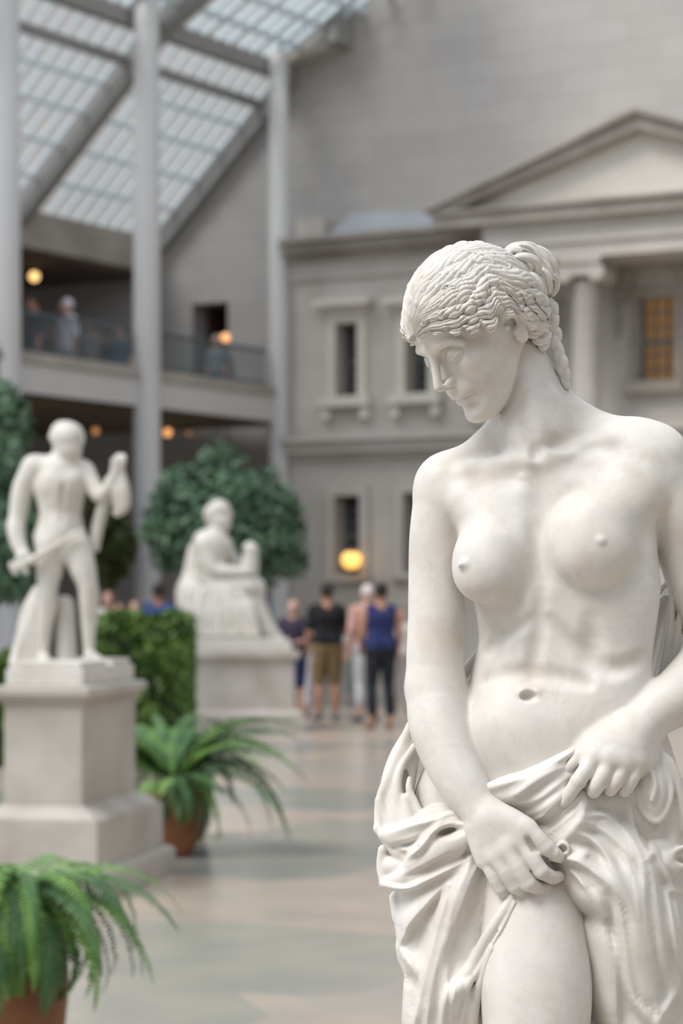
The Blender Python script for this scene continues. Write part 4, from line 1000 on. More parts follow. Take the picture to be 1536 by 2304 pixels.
# --- steel columns along the gallery front
g_ = Vector((.538, .843, 0)); g_.normalize(); C3 = Vector((-1.0, 36, 0)); mI = Vector((-.843, .538, 0))
def Gp(t, z, m=0): p = C3 - g_ * t + mI * m; p.z = z; return p
for i, (uc, t, r, lb) in enumerate([(8, 6.7, .225, 'pale steel column at the far left edge, nearest of the gallery columns'), (330, 3.52, .195, 'pale steel column in front of the balcony, between the skylight panes and the tree'), (627, 0, .165, 'slim pale steel column where the gallery meets the stone facade')]):
    Y = Gp(t, 0).y; p = Vector(((uc - 768) / FPX * Y, Y, 0)); m_ = MB(); m_.lathe(p, [(r * 1.5, 0), (r * 1.5, .12), (r * 1.05, .16), (r * 1.05, 5), (r * .9, 12 if i < 2 else 10.35)], 32)
    o = m_.build('steel_column', COLM, smooth=True); tag(o, lb, 'column', 'steel columns of the gallery')
# balcony slab, fascia, rail
zB0, zB1, zF = 4.36, 4.92, 4.5
tW = -.6
gal = MB()
def gbox(mb, t0, t1, m0, m1, z0, z1): return mb.obox(Gp(t0, z0, m0), -g_ * (t1 - t0), mI * (m1 - m0), (0, 0, z1 - z0))
gbox(gal, tW, 14, .16, 6.2, zB0, zF)
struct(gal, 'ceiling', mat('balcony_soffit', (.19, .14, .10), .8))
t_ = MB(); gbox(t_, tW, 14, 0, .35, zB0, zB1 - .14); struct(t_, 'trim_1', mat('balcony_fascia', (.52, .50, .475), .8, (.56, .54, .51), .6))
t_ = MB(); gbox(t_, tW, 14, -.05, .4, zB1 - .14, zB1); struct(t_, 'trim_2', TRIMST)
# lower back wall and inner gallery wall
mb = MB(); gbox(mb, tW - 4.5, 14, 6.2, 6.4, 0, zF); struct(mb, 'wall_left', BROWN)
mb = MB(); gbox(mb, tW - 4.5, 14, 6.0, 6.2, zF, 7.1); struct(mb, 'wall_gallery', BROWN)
# upper beam (line G2) and gallery roof
E0 = Vector((-3.1, 38.15, 0))
def Ep(t, z, r=0): p = E0 - g_ * t + fW * r; p.z = z; return p
def ebox(mb, t0, t1, r0, r1, z0, z1): return mb.obox(Ep(t0, z0, r0), -g_ * (t1 - t0), fW * (r1 - r0), (0, 0, z1 - z0))
mb = MB(); ebox(mb, -.3, 12, -.35, .05, 7.06, 7.66); struct(mb, 'trim_3', TRIMST)
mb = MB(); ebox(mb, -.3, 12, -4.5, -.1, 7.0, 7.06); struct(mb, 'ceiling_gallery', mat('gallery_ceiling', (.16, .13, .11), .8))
# skylight
def Rp(t, r, o=0):
    z = 7.68 + (r if r < 2.6 else 2.6 + (r - 2.6) * .62); return Ep(t, z + o, r)
gl = bpy.data.materials.new('skylight_glass'); gl.use_nodes = True; nt = gl.node_tree
for n in list(nt.nodes):
    if n.type != 'OUTPUT_MATERIAL': nt.nodes.remove(n)
tr = nt.nodes.new('ShaderNodeBsdfTransparent'); tr.inputs['Color'].default_value = (.97, .985, .99, 1); gs = nt.nodes.new('ShaderNodeBsdfGlossy'); gs.inputs['Roughness'].default_value = .1; mx = nt.nodes.new('ShaderNodeMixShader'); mx.inputs[0].default_value = .06
nt.links.new(tr.outputs[0], mx.inputs[1]); nt.links.new(gs.outputs[0], mx.inputs[2]); nt.links.new(mx.outputs[0], nt.nodes['Material Output'].inputs['Surface'])
mb = MB(); mb.prism([Rp(-.2, 0), Rp(-.2, 2.6), Rp(12, 2.6), Rp(12, 0)], (0, 0, .02)); mb.prism([Rp(-.2, 2.6), Rp(-.2, 6), Rp(12, 6), Rp(12, 2.6)], (0, 0, .02)); struct(mb, 'window_1', gl)
mb = MB()
t = .33
while t < 12:
    if abs(t % 3.63) > .1: mb.bar(Rp(t, 0, -.03), Rp(t, 2.6, -.03), .04, .05)
    mb.bar(Rp(t, 2.6, -.03), Rp(t, 6, -.03), .03 if int(round(t / .33)) % 2 else .10, .09)
    t += .33
for r in (.45, .9, 1.35, 1.75): mb.bar(Rp(-.2, r, -.05), Rp(12, r, -.05), .05, .06)
for r in (3.05, 3.5, 3.95, 4.4, 4.9, 5.4): mb.bar(Rp(-.2, r, -.05), Rp(12, r, -.05), .09, .08)
struct(mb, 'trim_4', BARM)
mb = MB()
mb.bar(Rp(-.2, 2.1, -.06), Rp(12, 2.1, -.06), .11, .14); mb.bar(Rp(-.2, 2.6, -.1), Rp(12, 2.6, -.1), .22, .26)
for t in (.12, 3.7, 7.3): mb.bar(Rp(t, -.1, -.14), Rp(t, 2.6, -.14), .24, .34)
for t in (3.7, 7.3): mb.bar(Rp(t, 2.6, -.14), Rp(t, 6, -.14), .2, .3)
struct(mb, 'trim_5', ROOFM)
# pale boxed beam along the top of the back wall
mb = MB(); mb.prism([Wp(-.15, 10.2, 0), Wp(1.1, 10.45, 0), Wp(1.1, 11.05, 0), Wp(-.15, 10.38, 0)], nW * .5); struct(mb, 'trim_6', mat('boxed_roof_beam', (.42, .40, .36), .8))
mb = MB(); mb.prism([Wp(1.1, 10.5, 0), Wp(1.3, 10.5, 0), Wp(1.3, 12.5, 0), Wp(1.1, 12.5, 0)], nW * .6); mb.prism([Wp(-.15, 10.32, 0), Wp(1.3, 11.15, 0), Wp(1.3, 11.3, 0), Wp(-.15, 10.45, 0)], nW * .6); struct(mb, 'trim_7', ROOFM)

# balcony railings
def railing(t0, t1, label):
    n = int((t1 - t0) / .085); r = empty('balcony_railing', Gp(t0, zB1)); tag(r, label, 'railing', 'railings along the balcony edge')
    m_ = MB(); m_.bar(Gp(t0, zB1 + .58, .15), Gp(t1, zB1 + .58, .15), .05, .045); m_.build('handrail', RAILM, r)
    m_ = MB(); m_.bar(Gp(t0, zB1 + .06, .15), Gp(t1, zB1 + .06, .15), .03, .03); m_.build('bottom_rail', RAILM, r)
    for i in range(n):
        p = Gp(t0 + (t1 - t0) * (i + .5) / n, 0, .15)
        if i == 0:
            m_ = MB(); m_.box(p.x - .011, p.x + .011, p.y - .011, p.y + .011, zB1, zB1 + .56); b0 = m_.build('baluster', RAILM, r); p0 = p
        else:
            b = b0.copy(); C.objects.link(b); b.parent = r; b.location = p - p0
railing(.2, 3.3, 'dark iron balcony railing between the middle column and the corner column')
railing(3.75, 8.3, 'dark iron balcony railing left of the middle column, with visitors behind it')

# glowing lamps
LAMP = mat('lamp_glow', (1, .8, .5), .4, emit=(1.0, .62, .22), estr=1.3)
LAMP2 = mat('lamp_glow_orange', (1, .6, .3), .4, emit=(1.0, .42, .14), estr=.95)
LAMP3 = mat('lamp_glow_dim', (.8, .5, .3), .4, emit=(.6, .26, .09), estr=.6)
def lamp(u, v, Y, r, m_, top, label, cat='lamp'):
    p = Vector(((u - 768) / FPX * Y, Y, EYE + (HORIZON - v) / FPX * Y))
    e = empty('hanging_globe_lamp', (p.x, p.y, p.z)); tag(e, label, cat, 'lit globe lamps')
    s_ = MB(); s_.sphere(p, r, 20, 12); s_.build('globe', m_, e, smooth=True)
    s_ = MB(); s_.bar(p + Vector((0, 0, r * .9)), Vector((p.x, p.y, top)), .012); s_.lathe((p.x, p.y, p.z), [(.03, r * .85), (.035, r), (.02, r * 1.2)], 10); s_.build('stem', RAILM, e)
lamp(77, 622, 36.6, .085, LAMP, 7.0, 'bright yellow globe lamp glowing on the upper balcony at far left')
lamp(507, 760, 36.4, .075, LAMP2, zF + 2.5, 'orange globe lamp glowing beside the upper gallery doorway')
lamp(377, 973, 36.6, .07, LAMP2, zB0, 'orange globe lamp under the balcony just right of the middle column')
lamp(215, 970, 36.8, .06, LAMP3, zB0, 'dim orange globe lamp under the balcony, right of the standing statue head')
lamp(425, 975, 37.8, .03, LAMP3, zB0, 'faint tiny globe lamp under the balcony above the round tree')
p = Wp(Ws(790, 1.1), 0, 1.1); z = EYE + (HORIZON - 1260) / FPX * p.y
e = empty('wall_lantern', (p.x, p.y, z)); tag(e, 'large yellow lantern glowing low in front of the lower facade window', 'lantern')
s_ = MB(); s_.lathe((p.x, p.y, z), [(.03, -.14), (.10, -.12), (.155, -.03), (.155, .05), (.10, .12), (.03, .14)], 20); s_.build('globe', mat('lantern_glow', (1, .7, .3), .4, emit=(1, .52, .10), estr=1.15), e, smooth=True)
s_ = MB(); q = Wp(Ws(790, F1), z, F1); s_.bar((q.x, q.y, z + .16), (p.x, p.y, z + .16), .03); s_.lathe((p.x, p.y, z), [(.09, .12), (.04, .18), (.02, .2)], 12); s_.build('bracket', RAILM, e)

# ================================================================== PEDESTALS
PEDM = mat('grey_brown_limestone', (.40, .36, .315), .75, (.50, .465, .42), 3.0, 6, bump=.2, bscale=20)
PEDM2 = mat('light_plinth_marble', (.66, .63, .59), .6, (.72, .70, .66), 3, 4)
def pedestal(name, B, ang, w, l, tiers, label, mm):
    """B: back-right corner of the base; tiers: (part, z0, z1, inset0, inset1)"""
    d0 = Vector((math.cos(ang), math.sin(ang), 0)); d1 = Vector((-math.sin(ang), math.cos(ang), 0))
    cen = Vector((*B, 0)) - d0 * w / 2 - d1 * l / 2
    e = empty(name, cen, ang); tag(e, label, 'pedestal', 'statue pedestals')
    for part, rows in tiers:
        m_ = MB()
        for z0, z1, i0, i1 in rows:
            q = lambda i: [(sx * (w / 2 - i), sy * (l / 2 - i)) for sx, sy in ((-1, -1), (1, -1), (1, 1), (-1, 1))]
            v = [(*p, z0) for p in q(i0)] + [(*p, z1) for p in q(i1)]
            m_.add(v, [(3, 2, 1, 0), (4, 5, 6, 7), (0, 1, 5, 4), (1, 2, 6, 5), (2, 3, 7, 6), (3, 0, 4, 7)])
        m_.build(part, mm, e, bevel=.006, world=False)
    return e, cen, d0, d1
ped1, pc1, pd0, pd1 = pedestal('stone_pedestal', (-.9325, 12.5), -.21, .785, 1.278, [
    ('base', [(0, .135, 0, 0), (.135, .15, .012, .02)]), ('lower_block', [(.15, .385, .055, .055)]), ('base_moulding', [(.385, .40, .06, .06), (.40, .445, .075, .13), (.445, .465, .145, .165)]),
    ('die', [(.465, .985, .179, .179)]), ('cap', [(.985, 1.01, .175, .15), (1.01, 1.03, .15, .135), (1.03, 1.075, .128, .128), (1.075, 1.082, .13, .16)])],
    'tall grey stone pedestal under the standing male statue, fern at its foot', PEDM)
ped2, pc2, qd0, qd1 = pedestal('stone_pedestal', (-.60, 26.6), .13, 1.56, 1.36, [
    ('base', [(0, .20, 0, 0), (.20, .25, .02, .07)]), ('die', [(.25, .80, .10, .10)]), ('cap', [(.80, .84, .09, .05), (.84, .92, .04, .04)])],
    'broad low grey stone pedestal under the seated female statue', PEDM)
# ================================================================== STANDING MALE STATUE
STM = mat('white_statue_marble', (.56, .53, .475), .55, (.66, .63, .58), 8, 6, spec=.3)
A1 = Frame(11.95); c5 = crop(0, 900, 2.194)
def fig(A, s, L, k=6, mode='u'): s.chain(A.pts([(a, b, c, r) for a, b, c, r in L]), k, mode)
def g5(s, L, k=6, mode='u'): fig(A1, s, [(a, b, c, r / 2.194) for a, b, c, r in c5(L)], k, mode)
m1 = empty('standing_male_statue', (float(pc1.x), float(pc1.y), 1.082)); tag(m1, 'white marble statue of a standing nude man holding a sword, on the tall pedestal', 'statue')
s = Sculpt()
s.ell(A1.P(152, 985, 6), (37, 36, 38), 6); s.ell(A1.P(155, 1012, 14), (29, 30, 27), 8); g5(s, [(335, 250, 20, 14), (350, 262, 26, 10)], 5)
g5(s, [(262, 180, 0, 22), (300, 138, 10, 34), (372, 160, 0, 34), (400, 200, -10, 18)], 8)
g5(s, [(318, 240, -5, 52), (305, 330, -5, 60)], 12)
g5(s, [(300, 340, -5, 60), (180, 330, -10, 62)], 16); g5(s, [(310, 340, -5, 60), (400, 350, -5, 56)], 16)
g5(s, [(300, 370, 0, 95), (305, 440, 4, 100), (306, 540, 2, 78), (300, 620, 2, 84), (285, 690, 0, 96)], 16)
g5(s, [(250, 400, 22, 50), (250, 420, 24, 48)], 14); g5(s, [(360, 400, 22, 50), (362, 420, 22, 46)], 14)
g5(s, [(222, 430, 0, 58), (240, 560, 0, 46), (226, 680, 0, 58)], 16); g5(s, [(368, 440, 0, 52), (358, 560, 0, 42), (362, 660, 0, 56)], 16)
g5(s, [(308, 420, 42, 6), (306, 600, 42, 6)], 12, 's')
g5(s, [(165, 335, -8, 62), (110, 450, -6, 52), (88, 570, 0, 44), (78, 640, 10, 44), (95, 720, 24, 36), (118, 770, 34, 30)], 6)
g5(s, [(118, 770, 34, 34), (140, 795, 38, 26)], 5)
for q in range(4): g5(s, [(128 + q * 9, 760 + q * 4, 44, 11), (140 + q * 9, 790 + q * 2, 50, 11), (128 + q * 9, 806, 42, 9)], 2)
g5(s, [(105, 765, 42, 12), (130, 752, 50, 10)], 3)
g5(s, [(415, 355, -5, 54), (455, 420, 8, 44), (495, 470, 22, 38), (545, 420, 34, 32), (575, 345, 40, 26)], 6)
g5(s, [(578, 340, 40, 28), (590, 300, 44, 26)], 5)
for q in range(4): g5(s, [(570 + q * 12, 330, 50, 10), (572 + q * 14, 290, 54, 10), (580 + q * 10, 274, 46, 9)], 2)
g5(s, [(560, 320, 50, 10), (556, 296, 52, 9)], 3)
g5(s, [(255, 720, 4, 80), (245, 830, 8, 66), (235, 920, 10, 50), (232, 1000, 6, 50), (222, 1100, 0, 40), (214, 1230, -4, 28), (216, 1275, 0, 30)], 8)
g5(s, [(216, 1280, 0, 32), (225, 1305, 20, 28), (230, 1318, 34, 20)], 6)
g5(s, [(372, 720, 6, 78), (405, 820, 16, 66), (432, 910, 22, 50), (440, 980, 16, 50), (438, 1100, 4, 38), (440, 1220, 0, 28), (445, 1262, 4, 30)], 8)
g5(s, [(446, 1268, 4, 32), (500, 1298, 14, 26), (550, 1312, 18, 16)], 6)
g5(s, [(318, 745, 26, 24), (320, 775, 28, 14)], 8)
A1.obj('body', s, 1.6, STM, m1)
s = Sculpt(); g5(s, [(70, 835, 44, 16), (240, 740, 52, 14), (410, 640, 50, 8)], 3); g5(s, [(85, 790, 44, 14), (130, 850, 46, 14)], 3); g5(s, [(60, 815, 44, 18), (78, 850, 44, 18)], 3); A1.obj('sword', s, 1.6, STM, m1)
s = Sculpt(); g5(s, [(575, 330, 36, 30), (605, 430, 34, 34), (610, 520, 32, 32), (580, 555, 30, 24)], 6); g5(s, [(540, 400, 20, 26), (510, 520, 10, 30), (480, 640, 0, 30), (470, 730, -6, 22)], 6)
for q in range(5): g5(s, [(555 + q * 14, 350, 40, 8), (560 + q * 14, 450, 46, 9), (560 + q * 12, 545 - abs(q - 2) * 12, 40, 7)], 3)
g5(s, [(525, 430, 30, 8), (490, 600, 18, 9), (470, 720, 8, 7)], 3)
A1.obj('hanging_cloth', s, 1.8, STM, m1)
s = Sculpt(); g5(s, [(200, 960, -30, 50), (160, 1060, -34, 60), (140, 1180, -36, 64), (120, 1300, -36, 76)], 10); g5(s, [(320, 1010, -30, 46), (325, 1150, -32, 50), (325, 1310, -34, 58)], 8)
for q in range(5): g5(s, [(190 - q * 4, 980 + q * 10, -8, 9), (150 + (q - 2) * 14, 1130, -4, 11), (125 + (q - 2) * 26, 1310, -6, 12)], 4)
A1.obj('tree_trunk_support', s, 2.0, STM, m1)
def plinth(name, e, cen, a, w, l, z0, z1):
    m_ = MB(); d0 = Vector((math.cos(a), math.sin(a), 0)); d1 = Vector((-math.sin(a), math.cos(a), 0)); o_ = cen - d0 * w / 2 - d1 * l / 2
    m_.obox((o_.x, o_.y, z0), d0 * w, d1 * l, (0, 0, (z1 - z0) * .7)); o_ = o_ + d0 * .02 + d1 * .02
    m_.obox((o_.x, o_.y, z0 + (z1 - z0) * .7), d0 * (w - .04), d1 * (l - .04), (0, 0, (z1 - z0) * .3)); m_.build(name, STM, e, bevel=.006)
plinth('plinth', m1, pc1, -.21, .785 - .36, 1.278 - .40, 1.082, 1.205)
# ================================================================== SEATED STATUE
A2 = Frame(25.9); c2 = crop(0, 900, 2.194)
def g2(s, L, k=4, mode='u'): fig(A2, s, [(a, b, c, r / 2.194) for a, b, c, r in c2(L)], k, mode)
m2 = empty('seated_female_statue', (float(pc2.x), float(pc2.y), .92)); tag(m2, 'white marble statue of a seated draped woman holding a child bust, on the low pedestal', 'statue')
s = Sculpt()
g2(s, [(1075, 575, 0, 50), (1095, 600, 4, 46), (1105, 625, 6, 30)], 6); g2(s, [(1120, 600, 8, 10), (1132, 610, 10, 7)], 4)
g2(s, [(1075, 640, 0, 32), (1060, 690, 0, 42)], 8); g2(s, [(1010, 700, 0, 56), (1060, 700, 0, 60), (1100, 720, 0, 50)], 12)
g2(s, [(1045, 720, 0, 82), (1040, 800, 0, 78), (1020, 880, 0, 90)], 12)
g2(s, [(1010, 715, 24, 46), (1035, 800, 32, 40), (1060, 840, 34, 38), (1140, 850, 34, 32), (1210, 848, 30, 24)], 5)
for q in range(4): g2(s, [(1205 + 2 * q, 834 + q * 8, 38, 9), (1240, 832 + q * 8, 38, 8), (1252, 836 + q * 7, 30, 7)], 1.5)
g2(s, [(1110, 730, -24, 40), (1160, 800, -24, 34), (1215, 830, -20, 22)], 5)
A2.obj('body', s, 1.5, STM, m2)
s = Sculpt(); g2(s, [(1060, 560, -4, 54), (1085, 545, 0, 52), (1110, 570, -6, 40)], 5); g2(s, [(1040, 570, -4, 34), (1050, 610, -2, 30)], 5); A2.obj('hair', s, 1.6, STM, m2)
s = Sculpt(); g2(s, [(1235, 735, 10, 36), (1240, 745, 10, 38)], 4); g2(s, [(1235, 790, 8, 42), (1230, 850, 8, 46)], 6); A2.obj('child_bust', s, 1.6, STM, m2)
s = Sculpt()
g2(s, [(960, 740, -10, 34), (945, 860, -6, 44), (930, 950, 0, 56)], 8)
g2(s, [(960, 950, 0, 88), (1080, 940, 10, 86), (1210, 925, 10, 74), (1255, 930, 8, 58)], 10)
g2(s, [(980, 1000, 0, 110), (985, 1085, 0, 106)], 10); g2(s, [(1120, 1000, 6, 110), (1130, 1085, 6, 106)], 12)
g2(s, [(1240, 940, 6, 56), (1262, 1020, 6, 56), (1290, 1110, 6, 60), (1350, 1160, 6, 36), (1380, 1180, 6, 22)], 8)
for q in range(15):
    x = 915 + q * 24; g2(s, [(x * .9 + 105, 950 + (q % 3) * 16, 50, 9), (x, 1050, 56, 12 + (q % 2) * 4), (x + (q - 7) * 3, 1160, 54, 12)], 4)
for q in range(5): g2(s, [(975 + q * 20, 720, 30, 7), (965 + q * 22, 800, 36, 8), (985 + q * 16, 900, 40, 8)], 3)
for q in range(4): g2(s, [(1240 + q * 8, 960, 34 - q * 6, 7), (1275 + q * 8, 1060, 34 - q * 6, 9), (1320 + q * 14, 1170, 28 - q * 5, 7)], 3)
A2.obj('robe', s, 1.8, STM, m2)
s = Sculpt(); g2(s, [(940, 1160, 0, 46), (1140, 1162, 0, 48), (1340, 1170, 0, 38)], 8); A2.obj('rock_base', s, 2.2, STM, m2)
plinth('plinth', m2, pc2, .13, 1.30, 1.1, .921, 1.06)
# ================================================================== PLANTS
def leaf_mat(name, a, b, rough=.5, tr=.15):
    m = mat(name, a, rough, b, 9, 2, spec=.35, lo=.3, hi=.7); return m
FERNM = leaf_mat('fern_green', (.075, .185, .035), (.20, .36, .08)); FERND = leaf_mat('fern_dark_green', (.035, .10, .035), (.10, .20, .06))
TREEM = leaf_mat('tree_leaf', (.05, .11, .065), (.17, .27, .165)); HEDM = leaf_mat('hedge_leaf', (.03, .085, .02), (.18, .27, .06)); BARK = mat('bark', (.10, .07, .05), .9)
TERRA = mat('terracotta', (.20, .075, .032), .55, (.28, .115, .05), 5, 4); SOIL = mat('soil', (.04, .028, .02), .95)
def pot(e, c, prof, m_):
    a = MB(); a.lathe((c[0], c[1], 0), prof, 40); a.build('pot', m_, e, smooth=True)
    a = MB(); z = prof[-1][1]; a.lathe((c[0], c[1], 0), [(prof[-1][0] * .96, z - .04), (prof[-1][0] * .9, z - .03), (.01, z - .015)], 24); a.build('soil', SOIL, e, smooth=True)
def frond(base, az, up, L, droop, wid, m_, e, seed, npin=30):
    r = random.Random(seed); pts = []; p = Vector(base); el = up; n = 26; sw = r.uniform(-.3, .3); a = az
    for i in range(n + 1):
        pts.append(p.copy()); t = i / n; d = Vector((math.cos(a) * math.cos(el), math.sin(a) * math.cos(el), math.sin(el))); p = p + d * (L / n); el -= droop / n * (1.5 - .6 * t); a += sw / n
    V = []; F = []
    side0 = Vector((-math.sin(az), math.cos(az), 0)); roll = r.uniform(-.4, .4)
    def at(t): x = t * n; i = min(int(x), n - 1); return pts[i].lerp(pts[i + 1], x - i), (pts[i + 1] - pts[i]).normalized()
    for i in range(n):    # rachis
        q, d = at(i / n); s_ = side0 * .003; k = len(V); q2, _ = at(min((i + 1) / n, 1)); V += [q - s_, q + s_, q2 + s_, q2 - s_]; F.append((k, k + 1, k + 2, k + 3))
    for j in range(npin):
        t = .10 + .90 * (j + .5) / npin; q, d = at(t); s_ = d.cross(Vector((0, 0, 1))); s_ = (s_ if s_.length > .05 else side0).normalized(); nrm = s_.cross(d).normalized()
        s_ = (s_ * math.cos(roll) + nrm * math.sin(roll)); nrm = s_.cross(d).normalized()
        pl = wid * (math.sin(math.pi * min(1, (.12 + t * .88)) ** .8) ** .8 + .02) * r.uniform(.88, 1.08); pw = L / npin * .30
        for sg in (1, -1):
            tip = (s_ * sg + d * .28 - nrm * .22 * r.uniform(.4, 1.6)).normalized(); k = len(V); m1_ = q + tip * pl * .5 - nrm * .01 * 0; 
            V += [q - d * pw, q + d * pw, q + tip * pl * .55 + d * pw * 1.05 + nrm * pl * .06, q + tip * pl + d * pw * .5 - nrm * pl * .10, q + tip * pl * .55 - d * pw * .9 + nrm * pl * .06]
            F += [(k, k + 1, k + 2, k + 4), (k + 2, k + 3, k + 4)]
    return obj('frond', V, F, m_, e)
def fern(name, c, z, prof, potm, n, L, wid, up, droop, label, group, seed, azs=None, rng=(0, 360)):
    e = empty(name, (c[0], c[1], 0)); tag(e, label, 'fern', group); pot(e, c, prof, potm); r = random.Random(seed)
    for i in range(n):
        az = math.radians(r.uniform(*rng)) if azs is None or i >= len(azs) else math.radians(azs[i][0])
        k = i / n; u_ = r.uniform(*up) if not (azs and i < len(azs)) else azs[i][1]; LL = L * r.uniform(.72, 1.05) if not (azs and i < len(azs)) else L * azs[i][2]
        b = (c[0] + .06 * math.cos(az) * r.random(), c[1] + .06 * math.sin(az) * r.random(), z)
        frond(b, az, u_, LL, r.uniform(*droop), wid * r.uniform(.85, 1.15), FERNM if r.random() < .42 else FERND, e, seed * 100 + i)
    return e
fern('potted_fern', (-1.035, 7.0), .56, [(.10, 0), (.12, .02), (.16, .15), (.178, .32), (.168, .46), (.15, .52), (.165, .55), (.165, .58), (.15, .58)], TERRA, 92, .60, .052, (.55, 1.45), (1.7, 2.9),
     'bright green fern in a terracotta pot in the lower left corner, nearest the camera', 'potted ferns', 3,
     [(-5, .9, 1.0), (-40, .9, .95), (-60, .65, .95), (-20, .5, .9), (-85, .8, .85), (-100, .9, .9), (-30, 1.2, 1.0), (8, 1.1, 1.0), (-75, 1.1, .95), (-110, .5, .8), (-50, .3, .75), (0, .3, .8), (-70, .2, .7), (-90, .3, .7), (-35, .1, .7), (-15, .7, 1.05), (-55, .0, .62), (-80, .0, .6), (-100, .1, .62), (-60, .35, .75), (-45, .1, .7), (-75, .45, .78), (-25, .2, .75), (-90, .55, .7)])
fern('potted_fern', (-1.01, 13.25), .43, [(.11, 0), (.13, .02), (.17, .14), (.185, .25), (.175, .34), (.165, .37), (.18, .40), (.165, .40)], TERRA, 100, .92, .060, (.85, 1.5), (1.1, 2.3),
     'green fern in a terracotta pot behind the tall pedestal, fronds arching right', 'potted ferns', 5,
     [(0, .8, 1.05), (10, 1.0, 1.05), (-15, .6, 1.0), (-5, 1.15, 1.05), (-22, .9, .95), (-35, .6, .7), (-50, .8, .5), (-70, .9, .42), (20, 1.3, 1.1), (60, 1.4, 1.1), (-10, 1.35, 1.1), (-90, .6, .42), (-110, .3, .42), (-75, .2, .45), (-60, .1, .46), (-95, .1, .42), (-120, .5, .42), (-45, .3, .5), (-30, .1, .55), (-15, .2, .6), (0, .3, .7), (-65, .5, .5), (-82, .9, .45)], (-25, 205))
e = empty('dark_planter', (-.975, 14.2, 0)); tag(e, 'dark glazed planter mostly hidden behind the second terracotta fern pot', 'planter'); pot(e, (-.975, 14.2), [(.09, 0), (.10, .02), (.14, .15), (.16, .30), (.15, .42)], mat('dark_glaze', (.02, .02, .022), .35))
for i in range(14): frond((-.975, 14.2, .40), i * .45, .9, .36, 1.6, .05, FERND, e, 900 + i, 22)
def leaves(cs, n, size, seed):
    r = np.random.default_rng(seed); P_ = []; cs = np.array(cs, float); vol = (cs[:, 3] * cs[:, 4] * cs[:, 5]); idx = r.choice(len(cs), n, p=vol / vol.sum())
    d = r.normal(size=(n, 3)); d /= np.linalg.norm(d, axis=1)[:, None]; rad = r.uniform(.30, 1.16, n) ** .7; c = cs[idx, :3] + d * cs[idx, 3:] * rad[:, None]
    c += .16 * cs[idx, 3:4] * np.sin(c[:, [1, 2, 0]] * 9 + 3)
    nrm = d + r.normal(size=(n, 3)) * .7; nrm /= np.linalg.norm(nrm, axis=1)[:, None]; t = np.cross(nrm, r.normal(size=(n, 3))); t /= np.linalg.norm(t, axis=1)[:, None]; b = np.cross(nrm, t)
    s_ = size * r.uniform(.6, 1.25, n)[:, None]
    V = np.stack([c - t * s_, c - b * s_ * .42, c + t * s_, c + b * s_ * .42], 1).reshape(-1, 3); F = np.arange(4 * n).reshape(-1, 4); return V, F
def tree(name, base, blobs, n, size, trunk_h, label, seed, m_=None, cat='tree', potr=.32):
    e = empty(name, base); tag(e, label, cat, 'trees and shrubs in the court'); V, F = leaves(blobs, n, size, seed); obj('foliage', V, F, m_ or TREEM, e)
    a = MB(); r = random.Random(seed); c0 = np.average(np.array(blobs)[:, :3], axis=0)
    a.lathe(base, [(.075, .3), (.06, .6), (.05, trunk_h)], 12)
    for bl in blobs[:7]: a.bar(Vector((base[0], base[1], trunk_h * .92)), Vector(bl[:3]), .035)
    a.build('trunk', BARK, e); pot(e, base, [(potr * .8, 0), (potr, .1), (potr, .42), (potr * .95, .45)], mat('planter_' + str(seed), (.12, .11, .10), .7)); return e
def px(u, v, Y): return ((u - 768) / FPX * Y, Y, EYE + (HORIZON - v) / FPX * Y)
def blob(u, v, Y, ru, rv, rd=None, dy=0): s_ = Y / FPX; p = px(u, v, Y); return (p[0], Y + dy, p[2], ru * s_, (rd or ru) * s_, rv * s_)
Yt = 30.5
tree('round_tree', (px(500, 0, Yt)[0], Yt, 0), [blob(485, 1040, Yt, 48, 44), blob(420, 1120, Yt, 72, 66), blob(530, 1110, Yt, 90, 74), blob(470, 1180, Yt, 120, 84), blob(600, 1160, Yt, 74, 66), blob(620, 1210, Yt, 62, 56), blob(380, 1190, Yt, 62, 60), blob(560, 1230, Yt, 82, 58), blob(400, 1240, Yt, 58, 48), blob(640, 1265, Yt, 46, 44), blob(590, 1290, Yt, 50, 36), blob(350, 1150, Yt, 34, 40)], 9500, .085, 1.35,
     'round leafy green tree behind the seated statue', 4)
Yl = 24.0
tree('tall_tree', (px(-40, 0, Yl)[0], Yl, 0), [blob(-60, 960, Yl, 110, 110), blob(0, 940, Yl, 66, 76), blob(-20, 1060, Yl, 96, 96), blob(10, 1170, Yl, 78, 100), blob(-40, 1250, Yl, 116, 90), blob(8, 1300, Yl, 72, 66), blob(-40, 820, Yl, 46, 60)], 8000, .085, 1.2,
     'dark green leafy tree cut off by the left edge, behind the standing statue', 6)
Ys = 32.0
tree('dim_shrub', (px(240, 0, Ys)[0], Ys, 0), [blob(235, 1150, Ys, 44, 70), blob(262, 1230, Ys, 40, 62), blob(225, 1260, Ys, 48, 56)], 2600, .09, .9, 'dim shrub in the shade under the balcony, between the male statue and the middle column', 8, leaf_mat('dim_leaf', (.03, .055, .015), (.10, .11, .03)), 'shrub', .25)
